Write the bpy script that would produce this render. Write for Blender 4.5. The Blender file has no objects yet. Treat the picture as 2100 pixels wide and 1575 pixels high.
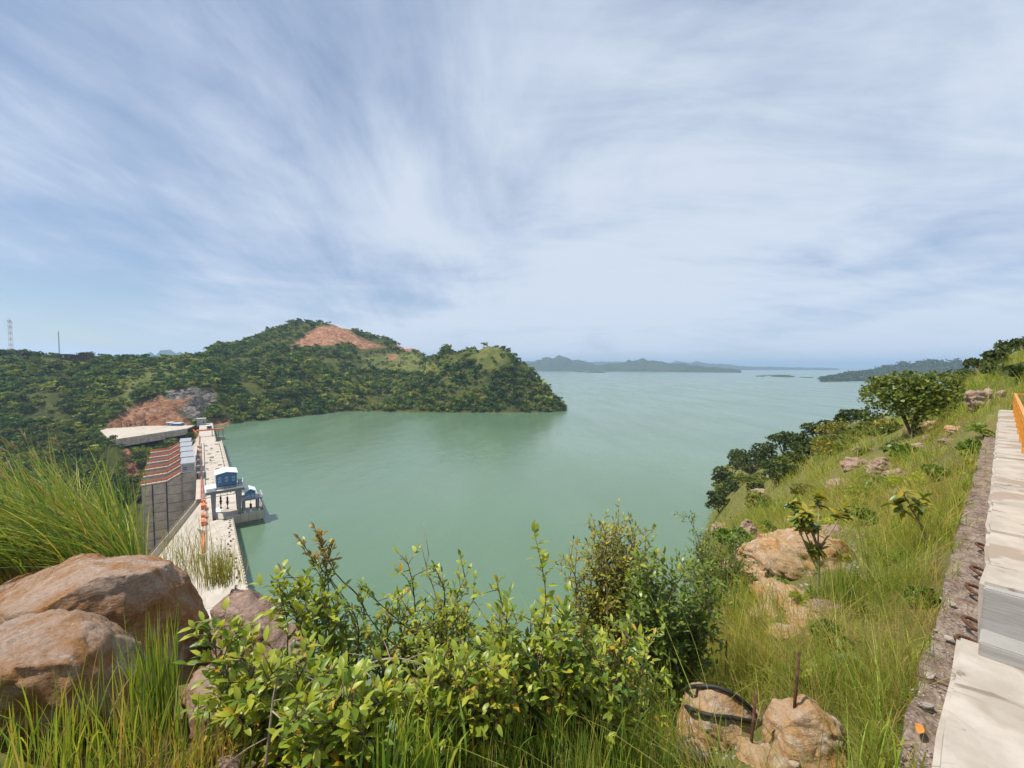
import bpy, bmesh, math, random
import numpy as np
from mathutils import Vector, Matrix, noise as mnoise

# ------------------------------------------------------------------ camera
F_PX = 820.0                       # focal length in photo pixels (photo 2100 x 1575)
PITCH = math.atan(35.5 / F_PX)     # looking slightly down
HC = 64.0                          # eye height above the lake
SC = bpy.context.scene
COL = SC.collection
cam = bpy.data.cameras.new('camera')
cam.sensor_width = 36.0
cam.lens = 36.0 * F_PX / 2100.0
cam.clip_start = 0.05
cam.clip_end = 90000
cam_o = bpy.data.objects.new('camera', cam)
COL.objects.link(cam_o)
cam_o.location = (0, 0, HC)
cam_o.rotation_euler = (math.radians(90) - PITCH, 0, 0)
SC.camera = cam_o

# ------------------------------------------------------------------ world
SUN_AZ, SUN_EL = math.radians(-100), math.radians(61)
world = bpy.data.worlds.new('World'); SC.world = world; world.use_nodes = True
wn, wl = world.node_tree.nodes, world.node_tree.links
wn.clear()
def wnode(t, **k):
    n = wn.new(t)
    for a, b in k.items(): setattr(n, a, b)
    return n
def wmath(op, a, b=None, c=None, clamp=False):
    n = wnode('ShaderNodeMath', operation=op, use_clamp=clamp)
    for i, v in enumerate((a, b, c)):
        if v is None: continue
        if isinstance(v, (int, float)): n.inputs[i].default_value = v
        else: wl.new(v, n.inputs[i])
    return n.outputs[0]
sky = wnode('ShaderNodeTexSky', sky_type='NISHITA', sun_disc=False)
sky.sun_elevation = SUN_EL; sky.sun_rotation = SUN_AZ % (2 * math.pi)
sky.altitude = 500; sky.air_density = 1.0; sky.dust_density = 0.6; sky.ozone_density = 1.0
tc = wnode('ShaderNodeTexCoord')
sep = wnode('ShaderNodeSeparateXYZ'); wl.new(tc.outputs['Generated'], sep.inputs[0])
dz = wmath('MAXIMUM', sep.outputs[2], 0.0)
den = wmath('ADD', dz, 0.24)
cu = wmath('DIVIDE', sep.outputs[0], den); cv = wmath('DIVIDE', sep.outputs[1], den)
def cloud_noise(sx, sy, rot, scale, detail, rough, dist, off):
    cb = wnode('ShaderNodeCombineXYZ'); wl.new(cu, cb.inputs[0]); wl.new(cv, cb.inputs[1]); cb.inputs[2].default_value = off
    mp = wnode('ShaderNodeMapping'); wl.new(cb.outputs[0], mp.inputs[0])
    mp.inputs['Rotation'].default_value = (0, 0, math.radians(rot)); mp.inputs['Scale'].default_value = (sx, sy, 1)
    nz = wnode('ShaderNodeTexNoise'); nz.inputs['Scale'].default_value = scale; nz.inputs['Detail'].default_value = detail
    nz.inputs['Roughness'].default_value = rough; nz.inputs['Distortion'].default_value = dist
    wl.new(mp.outputs[0], nz.inputs['Vector'])
    return nz.outputs['Fac']
n1 = cloud_noise(1.0, 0.80, 28, 0.85, 6, 0.50, 0.7, 3.3)
n2 = cloud_noise(1.0, 0.40, 34, 2.2, 9, 0.60, 0.9, 9.1)
n3 = cloud_noise(1.0, 1.0, 0, 0.45, 3, 0.5, 0.3, 1.7)
n4 = cloud_noise(1.0, 0.30, 28, 4.2, 10, 0.62, 0.8, 5.5)
n2r = cloud_noise(0.42, 1.0, -14, 2.0, 9, 0.60, 1.3, 4.2)
n4r = cloud_noise(0.32, 1.0, -10, 4.4, 10, 0.62, 1.0, 8.8)
ew = wnode('ShaderNodeMapRange', interpolation_type='SMOOTHSTEP'); wl.new(sep.outputs[0], ew.inputs[0]); ew.inputs[1].default_value = -0.25; ew.inputs[2].default_value = 0.30
def wmix(a, b): return wmath('ADD', wmath('MULTIPLY', a, wmath('SUBTRACT', 1.0, ew.outputs[0])), wmath('MULTIPLY', b, ew.outputs[0]))
n2 = wmix(n2, n2r); n4 = wmix(n4, n4r)
# flat layered bands low over the horizon
cb5 = wnode('ShaderNodeCombineXYZ'); wl.new(wmath('MULTIPLY', sep.outputs[0], 2.2), cb5.inputs[0]); wl.new(wmath('MULTIPLY', sep.outputs[1], 2.2), cb5.inputs[1]); wl.new(wmath('MULTIPLY', dz, 15.0), cb5.inputs[2])
n5n = wnode('ShaderNodeTexNoise'); wl.new(cb5.outputs[0], n5n.inputs['Vector']); n5n.inputs['Scale'].default_value = 1.0; n5n.inputs['Detail'].default_value = 8; n5n.inputs['Roughness'].default_value = 0.58; n5n.inputs['Distortion'].default_value = 0.5
low = wnode('ShaderNodeMapRange', interpolation_type='SMOOTHSTEP'); wl.new(dz, low.inputs[0]); low.inputs[1].default_value = 0.02; low.inputs[2].default_value = 0.42; low.inputs[3].default_value = 0.95; low.inputs[4].default_value = 0.0
cov = wmath('ADD', wmath('MULTIPLY', n1, 1.0), wmath('MULTIPLY', n2, 0.42))
cov = wmath('ADD', wmath('ADD', cov, wmath('MULTIPLY', n3, 0.45)), wmath('MULTIPLY', wmath('SUBTRACT', n4, 0.5), 0.30))
cov = wmath('ADD', cov, wmath('MULTIPLY', wmath('SUBTRACT', n5n.outputs['Fac'], 0.47), low.outputs[0]))
# cover thickens towards the east of the view, thins to the west
cov = wmath('ADD', cov, wmath('MULTIPLY', sep.outputs[0], 0.05))
cmask = wnode('ShaderNodeMapRange', interpolation_type='SMOOTHSTEP'); wl.new(cov, cmask.inputs[0])
cmask.inputs[1].default_value = 0.56; cmask.inputs[2].default_value = 1.10
cmask.inputs[3].default_value = 0.18; cmask.inputs[4].default_value = 0.96
cramp = wnode('ShaderNodeMix', data_type='RGBA'); wl.new(cmask.outputs[0], cramp.inputs[0])
cramp.inputs[6].default_value = (0.34, 0.47, 0.72, 1); cramp.inputs[7].default_value = (0.64, 0.71, 0.82, 1)
bg1 = wnode('ShaderNodeBackground'); wl.new(sky.outputs[0], bg1.inputs[0]); bg1.inputs[1].default_value = 0.10
bg2 = wnode('ShaderNodeBackground'); wl.new(cramp.outputs[2], bg2.inputs[0]); bg2.inputs[1].default_value = 1.0
mixw = wnode('ShaderNodeMixShader'); wl.new(cmask.outputs[0], mixw.inputs[0])
wl.new(bg1.outputs[0], mixw.inputs[1]); wl.new(bg2.outputs[0], mixw.inputs[2])
wo = wnode('ShaderNodeOutputWorld'); wl.new(mixw.outputs[0], wo.inputs[0])

# ------------------------------------------------------------------ sun and exposure
sun = bpy.data.lights.new('sun', 'SUN'); sun.energy = 5.0; sun.angle = math.radians(0.55); sun.color = (1.0, 0.95, 0.87)
sun_o = bpy.data.objects.new('sun', sun); COL.objects.link(sun_o)
sd = Vector((math.sin(SUN_AZ) * math.cos(SUN_EL), math.cos(SUN_AZ) * math.cos(SUN_EL), math.sin(SUN_EL)))
sun_o.rotation_euler = sd.to_track_quat('Z', 'Y').to_euler(); sun_o.location = sd * 300 + Vector((0, 0, HC))
vs = SC.view_settings
vs.view_transform = 'Standard'; vs.look = 'None'; vs.gamma = 1.0; vs.use_curve_mapping = False; vs.exposure = 0.15
SC.render.engine = 'CYCLES'
cy = SC.cycles
cy.max_bounces = 6; cy.diffuse_bounces = 3; cy.glossy_bounces = 2; cy.transmission_bounces = 3; cy.volume_bounces = 0
cy.transparent_max_bounces = 4; cy.use_denoising = True; cy.sample_clamp_indirect = 4.0
cy.caustics_reflective = False; cy.caustics_refractive = False

# ------------------------------------------------------------------ helpers
RNG = np.random.default_rng(7)
random.seed(11)
SP, CP = math.sin(PITCH), math.cos(PITCH)
def ray(px, py):
    x = (px - 1050) / F_PX; y = -(py - 787.5) / F_PX
    Y = y * SP + CP
    return x / Y, (y * CP - SP) / Y          # X per metre of depth, Z per metre of depth
def at(px, py, Y):
    a, b = ray(px, py); return Vector((a * Y, Y, HC + b * Y))
def on_z(px, py, z):
    a, b = ray(px, py); Y = (z - HC) / b; return Vector((a * Y, Y, z))
def colT(px): return (px - 1050) / F_PX / (CP - 0.012)

def tag(o, label=None, cat=None, group=None, kind=None):
    if label: o['label'] = label
    if cat: o['category'] = cat
    if group: o['group'] = group
    if kind: o['kind'] = kind
    return o
def link(name, me, m=None, parent=None):
    o = bpy.data.objects.new(name, me); COL.objects.link(o)
    if m is not None and me is not None and len(me.materials) == 0: me.materials.append(m)
    if parent: o.parent = parent
    return o
def empty(name, loc=(0, 0, 0), rz=0.0):
    o = bpy.data.objects.new(name, None); COL.objects.link(o); o.location = loc; o.rotation_euler = (0, 0, rz)
    o.empty_display_size = 0.2
    return o
def np_mesh(name, V, F, col=None, smooth=False, mats=None, fm=None):
    """V (n,3); F list of (k,3) / (k,4) int arrays; col (n,3) per-vertex tint"""
    me = bpy.data.meshes.new(name)
    V = np.asarray(V, dtype=np.float32)
    me.vertices.add(len(V)); me.vertices.foreach_set('co', V.ravel())
    loops, starts, totals, off = [], [], [], 0
    for f in F:
        f = np.asarray(f, dtype=np.int32)
        if len(f) == 0: continue
        k = f.shape[1]
        loops.append(f.ravel()); starts.append(off + np.arange(len(f)) * k); totals.append(np.full(len(f), k)); off += f.size
    loops = np.concatenate(loops).astype(np.int32); starts = np.concatenate(starts).astype(np.int32); totals = np.concatenate(totals).astype(np.int32)
    me.loops.add(len(loops)); me.loops.foreach_set('vertex_index', loops)
    me.polygons.add(len(starts)); me.polygons.foreach_set('loop_start', starts); me.polygons.foreach_set('loop_total', totals)
    if fm is not None: me.polygons.foreach_set('material_index', np.asarray(fm, dtype=np.int32))
    if smooth: me.polygons.foreach_set('use_smooth', np.ones(len(starts), dtype=bool))
    me.update(calc_edges=True)
    if col is not None:
        a = me.color_attributes.new('tint', 'FLOAT_COLOR', 'POINT')
        c = np.ones((len(V), 4), dtype=np.float32); c[:, :3] = col
        a.data.foreach_set('color', c.ravel())
    for m in (mats or []): me.materials.append(m)
    return me

class MB:
    """collects boxes, bars and prisms into one mesh"""
    def __init__(s): s.v = []; s.f = []
    def add(s, vs, fs):
        b = len(s.v); s.v += [tuple(q) for q in vs]; s.f += [tuple(i + b for i in f) for f in fs]; return s
    def box(s, x0, x1, y0, y1, z0, z1):
        return s.add([(x0, y0, z0), (x1, y0, z0), (x1, y1, z0), (x0, y1, z0), (x0, y0, z1), (x1, y0, z1), (x1, y1, z1), (x0, y1, z1)],
                     [(3, 2, 1, 0), (4, 5, 6, 7), (0, 1, 5, 4), (1, 2, 6, 5), (2, 3, 7, 6), (3, 0, 4, 7)])
    def bar(s, a, b, r, n=6, r2=None):
        a, b = Vector(a), Vector(b); d = (b - a)
        if d.length < 1e-6: return s
        d.normalize(); r2 = r if r2 is None else r2
        q = d.orthogonal().normalized(); w = d.cross(q)
        vs = []
        for p, rr in ((a, r), (b, r2)):
            for i in range(n):
                t = 2 * math.pi * i / n; vs.append(p + q * (rr * math.cos(t)) + w * (rr * math.sin(t)))
        fs = [(i, (i + 1) % n, n + (i + 1) % n, n + i) for i in range(n)] + [tuple(range(n - 1, -1, -1)), tuple(range(n, 2 * n))]
        return s.add(vs, fs)
    def tube(s, pts, radii, n=6):
        pts = [Vector(p) for p in pts]; m = len(pts)
        if isinstance(radii, (int, float)): radii = [radii] * m
        base = len(s.v); q = None
        for i, p in enumerate(pts):
            d = (pts[min(i + 1, m - 1)] - pts[max(i - 1, 0)]).normalized()
            if q is None: q = d.orthogonal().normalized()
            else:
                q = (q - d * q.dot(d)); q = q.normalized() if q.length > 1e-5 else d.orthogonal().normalized()
            w = d.cross(q)
            for k in range(n):
                t = 2 * math.pi * k / n; s.v.append(tuple(p + q * (radii[i] * math.cos(t)) + w * (radii[i] * math.sin(t))))
        for i in range(m - 1):
            for k in range(n):
                a = base + i * n + k; b = base + i * n + (k + 1) % n
                s.f.append((a, b, b + n, a + n))
        s.f.append(tuple(base + k for k in range(n - 1, -1, -1))); s.f.append(tuple(base + (m - 1) * n + k for k in range(n)))
        return s
    def prism(s, poly, z0, z1):
        n = len(poly)
        vs = [(x, y, z0) for x, y in poly] + [(x, y, z1) for x, y in poly]
        return s.add(vs, [tuple(range(n - 1, -1, -1)), tuple(range(n, 2 * n))] + [(i, (i + 1) % n, n + (i + 1) % n, n + i) for i in range(n)])
    def extr_x(s, prof, x0, x1):
        """profile in (y,z) swept along x"""
        n = len(prof)
        vs = [(x0, y, z) for y, z in prof] + [(x1, y, z) for y, z in prof]
        return s.add(vs, [tuple(range(n - 1, -1, -1)), tuple(range(n, 2 * n))] + [(i, (i + 1) % n, n + (i + 1) % n, n + i) for i in range(n)])
    def mesh(s, name, smooth=False):
        me = bpy.data.meshes.new(name); me.from_pydata(s.v, [], s.f)
        bm = bmesh.new(); bm.from_mesh(me); bmesh.ops.recalc_face_normals(bm, faces=bm.faces); bm.to_mesh(me); bm.free()
        if smooth: me.polygons.foreach_set('use_smooth', np.ones(len(me.polygons), dtype=bool))
        return me
    def build(s, name, m, parent=None, smooth=False):
        return link(name, s.mesh(name, smooth), m, parent)

# value noise for big arrays
def _h(ix, iy, seed):
    n = (ix.astype(np.int64) * 374761393 + iy.astype(np.int64) * 668265263 + seed * 974711) & 0x7fffffff
    n = ((n ^ (n >> 13)) * 1274126177) & 0x7fffffff
    return ((n ^ (n >> 16)) & 0xffff) / 65535.0
def vnoise(x, y, seed=0):
    ix, iy = np.floor(x), np.floor(y); fx, fy = x - ix, y - iy
    fx = fx * fx * (3 - 2 * fx); fy = fy * fy * (3 - 2 * fy)
    a = _h(ix, iy, seed); b = _h(ix + 1, iy, seed); c = _h(ix, iy + 1, seed); d = _h(ix + 1, iy + 1, seed)
    return (a + (b - a) * fx) * (1 - fy) + (c + (d - c) * fx) * fy
def fbm(x, y, octv=4, seed=0):
    s = 0; a = 0.5
    for i in range(octv):
        s = s + a * (vnoise(x, y, seed + i * 17) - 0.5); x = x * 2.03 + 7.1; y = y * 2.03 - 3.7; a *= 0.5
    return s

# ------------------------------------------------------------------ materials
def new_mat(name):
    m = bpy.data.materials.new(name); m.use_nodes = True
    nt = m.node_tree; nt.nodes.clear()
    return m, nt.nodes, nt.links
class NT:
    def __init__(s, name):
        s.m, s.n, s.l = new_mat(name)
        s.out = s.n.new('ShaderNodeOutputMaterial')
    def node(s, t, **k):
        n = s.n.new(t)
        for a, b in k.items(): setattr(n, a, b)
        return n
    def put(s, sock, v):
        if isinstance(v, bpy.types.NodeSocket): s.l.new(v, sock)
        elif isinstance(v, (tuple, list)): sock.default_value = tuple(v) + ((1,) if len(v) == 3 and len(sock.default_value) == 4 else ())
        else: sock.default_value = v
    def coord(s, kind='Object'): return s.node('ShaderNodeTexCoord').outputs[kind]
    def geo(s, k='Position'): return s.node('ShaderNodeNewGeometry').outputs[k]
    def map(s, vec, scale=(1, 1, 1), rot=(0, 0, 0)):
        n = s.node('ShaderNodeMapping'); s.l.new(vec, n.inputs[0]); n.inputs['Scale'].default_value = scale; n.inputs['Rotation'].default_value = rot
        return n.outputs[0]
    def noise(s, vec, scale, detail=4, rough=0.55, dist=0.0):
        n = s.node('ShaderNodeTexNoise'); s.l.new(vec, n.inputs['Vector'])
        n.inputs['Scale'].default_value = scale; n.inputs['Detail'].default_value = detail; n.inputs['Roughness'].default_value = rough; n.inputs['Distortion'].default_value = dist
        return n.outputs['Fac']
    def voro(s, vec, scale, feature='F1', rnd=1.0):
        n = s.node('ShaderNodeTexVoronoi', feature=feature); s.l.new(vec, n.inputs['Vector']); n.inputs['Scale'].default_value = scale; n.inputs['Randomness'].default_value = rnd
        return n.outputs['Distance']
    def rng(s, v, a, b, c=0.0, d=1.0, smooth=True):
        n = s.node('ShaderNodeMapRange', interpolation_type='SMOOTHSTEP' if smooth else 'LINEAR'); s.put(n.inputs[0], v)
        for i, q in enumerate((a, b, c, d)): n.inputs[i + 1].default_value = q
        return n.outputs[0]
    def mix(s, f, a, b, mode='MIX'):
        n = s.node('ShaderNodeMix', data_type='RGBA', blend_type=mode); s.put(n.inputs[0], f); s.put(n.inputs[6], a); s.put(n.inputs[7], b)
        return n.outputs[2]
    def math(s, op, a, b=None, clamp=False):
        n = s.node('ShaderNodeMath', operation=op, use_clamp=clamp); s.put(n.inputs[0], a)
        if b is not None: s.put(n.inputs[1], b)
        return n.outputs[0]
    def attr(s, name, out='Color'):
        n = s.node('ShaderNodeAttribute'); n.attribute_name = name; return n.outputs[out]
    def bump(s, h, strength, dist=0.02, normal=None):
        n = s.node('ShaderNodeBump'); s.l.new(h, n.inputs['Height']); n.inputs['Strength'].default_value = strength; n.inputs['Distance'].default_value = dist
        if normal is not None: s.l.new(normal, n.inputs['Normal'])
        return n.outputs[0]
    def pbsdf(s, color, rough=0.8, normal=None, spec=0.3, metal=0.0):
        b = s.node('ShaderNodeBsdfPrincipled'); s.put(b.inputs['Base Color'], color); s.put(b.inputs['Roughness'], rough)
        b.inputs['Specular IOR Level'].default_value = spec; b.inputs['Metallic'].default_value = metal
        if normal is not None: s.l.new(normal, b.inputs['Normal'])
        return b.outputs[0]
    def done(s, sh): s.l.new(sh, s.out.inputs[0]); return s.m

def simple(name, c, rough=0.7, var=0.15, scale=3.0, bump=0.0, metal=0.0, spec=0.3, dirt=None, dscale=1.0):
    t = NT(name); p = t.coord('Object')
    n = t.noise(p, scale, 5, 0.6)
    dark = tuple(q * (1 - var) for q in c); lite = tuple(min(1, q * (1 + var)) for q in c)
    col = t.mix(t.rng(n, 0.3, 0.7), dark, lite)
    if dirt:
        col = t.mix(t.rng(t.noise(p, dscale, 6, 0.65), 0.52, 0.72, 0, 0.85), col, dirt)
    nb = t.bump(t.noise(p, scale * 6, 4), bump, 0.02) if bump else None
    return t.done(t.pbsdf(col, rough, nb, spec, metal))

def leaf_mat(name, base, tip=None, src='attr', transl=0.35, rough=0.45, spec=0.35):
    """base colour is multiplied by the tint attribute or varied by object"""
    t = NT(name)
    if src == 'attr': col = t.mix(1.0, base, t.attr('tint'), 'MULTIPLY')
    else:
        r = t.node('ShaderNodeObjectInfo').outputs['Random']
        col = t.mix(r, base, tip or base)
    b = t.pbsdf(col, rough, None, spec)
    tr = t.node('ShaderNodeBsdfTranslucent'); 
    t.put(tr.inputs[0], t.mix(1.0, col, (1.25, 1.2, 0.55), 'MULTIPLY'))
    mx = t.node('ShaderNodeMixShader'); mx.inputs[0].default_value = transl
    t.l.new(b, mx.inputs[1]); t.l.new(tr.outputs[0], mx.inputs[2])
    return t.done(mx.outputs[0])

def rock_mat(name, a, b, c, scale=1.0, bump=0.6, cover=0.5):
    t = NT(name); p = t.coord('Object')
    n1 = t.noise(p, 1.3 * scale, 6, 0.6, 0.6); n2 = t.noise(p, 5 * scale, 8, 0.68); n3 = t.noise(p, 22 * scale, 6, 0.7)
    col = t.mix(t.rng(n1, cover - 0.10, cover + 0.12), a, b)
    col = t.mix(t.rng(n2, 0.50, 0.72), col, c)
    col = t.mix(t.rng(n3, 0.35, 0.70, 0.0, 0.45), col, tuple(q * 0.45 for q in b))
    st = t.noise(t.map(p, (1.0, 1.0, 5.0), (0.3, 0.25, 0)), 2.2 * scale, 7, 0.65)
    cr = t.rng(t.math('ABSOLUTE', t.math('SUBTRACT', t.noise(t.map(p, (1, 1, 2.2), (0.5, 0.3, 0.4)), 1.1 * scale, 3, 0.5, 1.0), 0.5)), 0.0, 0.012)
    h = t.math('ADD', t.math('MULTIPLY', n2, 0.7), t.math('MULTIPLY', n3, 0.35))
    h = t.math('ADD', h, t.math('MULTIPLY', st, 0.9)); pass
    h = t.math('ADD', h, t.math('MULTIPLY', t.noise(p, 70 * scale, 5, 0.75), 0.22))
    return t.done(t.pbsdf(col, 0.9, t.bump(h, bump, 0.10 / scale), 0.2))

M = {}
M['rock'] = rock_mat('weathered_rock', (0.46, 0.335, 0.255), (0.37, 0.185, 0.072), (0.56, 0.455, 0.38), 1.5, 1.0, 0.49)
M['rock_grey'] = rock_mat('pink_grey_rock', (0.40, 0.275, 0.215), (0.32, 0.20, 0.14), (0.50, 0.39, 0.33), 1.8, 1.0, 0.52)
M['rock_tan'] = rock_mat('tan_rock', (0.46, 0.32, 0.20), (0.44, 0.235, 0.085), (0.60, 0.51, 0.43), 1.6, 0.8, 0.5)
M['stone_white'] = rock_mat('pale_stone', (0.40, 0.355, 0.31), (0.30, 0.25, 0.20), (0.48, 0.44, 0.40), 6.0, 0.4)
M['concrete'] = simple('pale_concrete', (0.46, 0.405, 0.335), 0.85, 0.12, 0.25, 0.05, dirt=(0.30, 0.25, 0.195), dscale=0.15)
M['concrete_grey'] = simple('grey_concrete', (0.40, 0.345, 0.285), 0.9, 0.18, 0.35, 0.1, dirt=(0.27, 0.225, 0.18), dscale=0.12)
M['orange'] = simple('orange_red_paint', (0.72, 0.19, 0.075), 0.5, 0.12, 2)
M['steel'] = simple('grey_blue_steel', (0.19, 0.20, 0.225), 0.5, 0.12, 1.0)
M['dark_steel'] = simple('dark_steel', (0.045, 0.045, 0.05), 0.55, 0.3, 3)
M['white'] = simple('white_paint', (0.72, 0.73, 0.73), 0.5, 0.06, 2)
M['blue'] = simple('blue_sheet_metal', (0.055, 0.17, 0.36), 0.5, 0.10, 0.8)
M['grey_panel'] = simple('grey_panel', (0.30, 0.31, 0.33), 0.6, 0.08, 0.6)
M['glass'] = simple('dark_window_glass', (0.015, 0.018, 0.022), 0.12, 0.2, 1, spec=0.6)
M['rust'] = simple('rusty_steel', (0.10, 0.045, 0.025), 0.85, 0.4, 30, 0.3)
M['rubber'] = simple('black_rubber', (0.025, 0.022, 0.02), 0.6, 0.3, 10)
M['railing'] = simple('orange_yellow_railing_paint', (0.62, 0.26, 0.035), 0.45, 0.15, 8, 0.0, dirt=(0.30, 0.10, 0.03), dscale=6)
M['bark'] = simple('grey_brown_bark', (0.16, 0.115, 0.08), 0.9, 0.3, 20, 0.4)
M['bark_pale'] = simple('pale_bark', (0.30, 0.235, 0.18), 0.9, 0.25, 20, 0.3)
M['brown_wall'] = simple('brown_block_wall', (0.13, 0.075, 0.055), 0.9, 0.3, 0.4)
M['dry_leaf'] = simple('orange_dry_leaf', (0.60, 0.22, 0.04), 0.6, 0.2, 10)
M['leaf'] = leaf_mat('glossy_green_leaf', (0.145, 0.235, 0.024), (0.450, 0.465, 0.048), 'obj', 0.42, 0.40, 0.45)
M['leaf_dark'] = leaf_mat('dark_green_leaf', (0.075, 0.145, 0.020), (0.215, 0.275, 0.034), 'obj', 0.3, 0.36, 0.5)
M['leaf_yellow'] = leaf_mat('yellow_leaf', (0.24, 0.24, 0.030), (0.46, 0.34, 0.040), 'obj', 0.35, 0.45, 0.4)
M['leaf_brown'] = leaf_mat('bronze_young_leaf', (0.22, 0.16, 0.035), (0.30, 0.20, 0.04), 'obj', 0.35, 0.45, 0.4)
M['foliage'] = leaf_mat('mixed_foliage', (1, 1, 1), None, 'attr', 0.32, 0.42, 0.4)
M['forest'] = leaf_mat('forest_foliage', (1, 1, 1), None, 'attr', 0.22, 0.7, 0.12)
M['tree_leaf'] = leaf_mat('tree_foliage', (0.048, 0.085, 0.020), (0.170, 0.190, 0.034), 'obj', 0.22, 0.65, 0.15)
M['grass'] = leaf_mat('grass_blades', (1, 1, 1), None, 'attr', 0.40, 0.5, 0.3)

# parapet concrete: pale with dark streaky stains
t = NT('stained_parapet_concrete'); p = t.coord('Object')
col = t.mix(t.rng(t.noise(p, 2.5, 7, 0.65), 0.3, 0.75), (0.34, 0.295, 0.24), (0.47, 0.42, 0.355))
stv = t.map(p, (3.4, 0.8, 1.0))
col = t.mix(t.rng(t.noise(stv, 1.1, 5, 0.6, 0.6), 0.615, 0.66, 0, 0.75), col, (0.17, 0.13, 0.10))
col = t.mix(t.rng(t.noise(p, 1.2, 3, 0.5), 0.55, 0.60, 0, 0.75), col, (0.27, 0.21, 0.15))
col = t.mix(t.rng(t.noise(p, 3.3, 6, 0.75), 0.60, 0.68, 0, 0.7), col, (0.13, 0.105, 0.085))
col = t.mix(t.rng(t.noise(p, 14, 5, 0.7), 0.66, 0.76, 0, 0.6), col, (0.16, 0.13, 0.11))
nb = t.bump(t.noise(p, 40, 6, 0.7), 0.25, 0.01)
M['parapet'] = t.done(t.pbsdf(col, 0.85, nb, 0.25))
t = NT('board_marked_concrete'); p = t.coord('Object')
ln = t.noise(t.map(p, (2, 2, 26)), 1.5, 5, 0.6)
col = t.mix(t.rng(ln, 0.35, 0.65), (0.29, 0.275, 0.25), (0.345, 0.33, 0.305))
M['board_concrete'] = t.done(t.pbsdf(col, 0.9, t.bump(ln, 0.2, 0.02), 0.2))
t = NT('rough_footing_concrete'); p = t.coord('Object')
v = t.voro(p, 26, 'F1'); n = t.noise(p, 6, 7, 0.7)
col = t.mix(t.rng(n, 0.35, 0.65), (0.15, 0.10, 0.075), (0.30, 0.235, 0.19))
col = t.mix(t.math('MULTIPLY', t.rng(v, 0.28, 0.10), t.rng(t.noise(p, 9, 3), 0.42, 0.60)), col, (0.52, 0.48, 0.43))
M['footing'] = t.done(t.pbsdf(col, 0.95, t.bump(t.math('ADD', n, t.math('MULTIPLY', v, -0.7)), 0.9, 0.04), 0.2))

# near ground: grassy soil
t = NT('grassy_hillside'); p = t.geo('Position')
n1 = t.noise(p, 0.35, 6, 0.65); n2 = t.noise(p, 2.5, 7, 0.7)
col = t.mix(t.rng(n2, 0.35, 0.65), (0.15, 0.115, 0.055), (0.17, 0.165, 0.045))
col = t.mix(t.rng(n1, 0.40, 0.66), col, (0.15, 0.17, 0.040))
col = t.mix(t.rng(t.noise(p, 1.6, 6), 0.52, 0.66, 0, 0.85), col, (0.27, 0.155, 0.080))
M['ground'] = t.done(t.pbsdf(col, 0.95, t.bump(t.noise(p, 8, 7, 0.75), 0.8, 0.08), 0.1))

# far hills: colours of ground cover come with the 'tint' attribute (r = red earth, g = open grass, b = grey rock)
t = NT('wooded_hillside'); p = t.geo('Position'); at_ = t.node('ShaderNodeAttribute'); at_.attribute_name = 'tint'
sp = t.node('ShaderNodeSeparateColor'); t.l.new(at_.outputs['Color'], sp.inputs[0])
n1 = t.noise(p, 0.012, 5, 0.6); n2 = t.noise(p, 0.09, 7, 0.7); n3 = t.noise(p, 0.5, 6, 0.7)
veg = t.mix(t.rng(n2, 0.38, 0.62), (0.040, 0.052, 0.015), (0.105, 0.108, 0.025))
veg = t.mix(t.rng(n1, 0.42, 0.62, 0, 0.45), veg, (0.105, 0.115, 0.026))
gr = t.mix(t.rng(n2, 0.4, 0.62), (0.095, 0.125, 0.032), (0.185, 0.175, 0.050))
red = t.mix(t.rng(n2, 0.35, 0.65), (0.32, 0.135, 0.060), (0.42, 0.235, 0.145))
n4 = t.noise(t.map(p, (1, 1, 2.4), (0.2, 0.1, 0)), 0.16, 6, 0.7, 0.8)
red = t.mix(t.rng(n4, 0.50, 0.60, 0, 0.85), red, (0.12, 0.062, 0.042))
red = t.mix(t.rng(n4, 0.44, 0.38, 0, 0.7), red, (0.48, 0.34, 0.26))
gy = t.mix(t.rng(n4, 0.40, 0.58), (0.28, 0.245, 0.21), (0.055, 0.046, 0.040))
col = t.mix(sp.outputs[1], veg, gr); col = t.mix(sp.outputs[0], col, red); col = t.mix(sp.outputs[2], col, gy)
M['hill'] = t.done(t.pbsdf(col, 0.95, t.bump(t.math('ADD', n3, n2), 0.9, 2.5), 0.1))
t = NT('distant_forest'); p = t.geo('Position')
n = t.noise(p, 0.02, 8, 0.75); n2 = t.noise(p, 0.004, 5, 0.6)
col = t.mix(t.rng(n, 0.38, 0.62), (0.022, 0.040, 0.018), (0.075, 0.095, 0.030)); col = t.mix(t.rng(n2, 0.45, 0.65, 0, 0.5), col, (0.11, 0.115, 0.045))
M['far_forest'] = t.done(t.pbsdf(col, 1.0, t.bump(n, 1.0, 25.0), 0.05))

# lake water: silty green, small wind ripples
t = NT('silty_lake_water'); p = t.geo('Position')
r1 = t.noise(t.map(p, (1.0, 0.55, 1), (0, 0, 0.5)), 0.55, 4, 0.6); r2 = t.noise(t.map(p, (1.0, 0.6, 1), (0, 0, 0.9)), 0.10, 3, 0.5)
big = t.noise(t.map(p, (1.0, 0.35, 1), (0, 0, -0.5)), 0.010, 5, 0.6)
col = t.mix(t.rng(big, 0.35, 0.68), (0.098, 0.165, 0.096), (0.118, 0.190, 0.116))
h = t.math('ADD', t.math('MULTIPLY', r1, 0.5), t.math('MULTIPLY', r2, 1.4))
b = t.pbsdf(col, t.rng(t.noise(t.map(p, (1.0, 0.22, 1), (0, 0, -0.35)), 0.02, 6, 0.65), 0.36, 0.68, 0.17, 0.27), t.bump(h, 0.40, 0.5), 0.5)
M['water'] = t.done(b)

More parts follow.
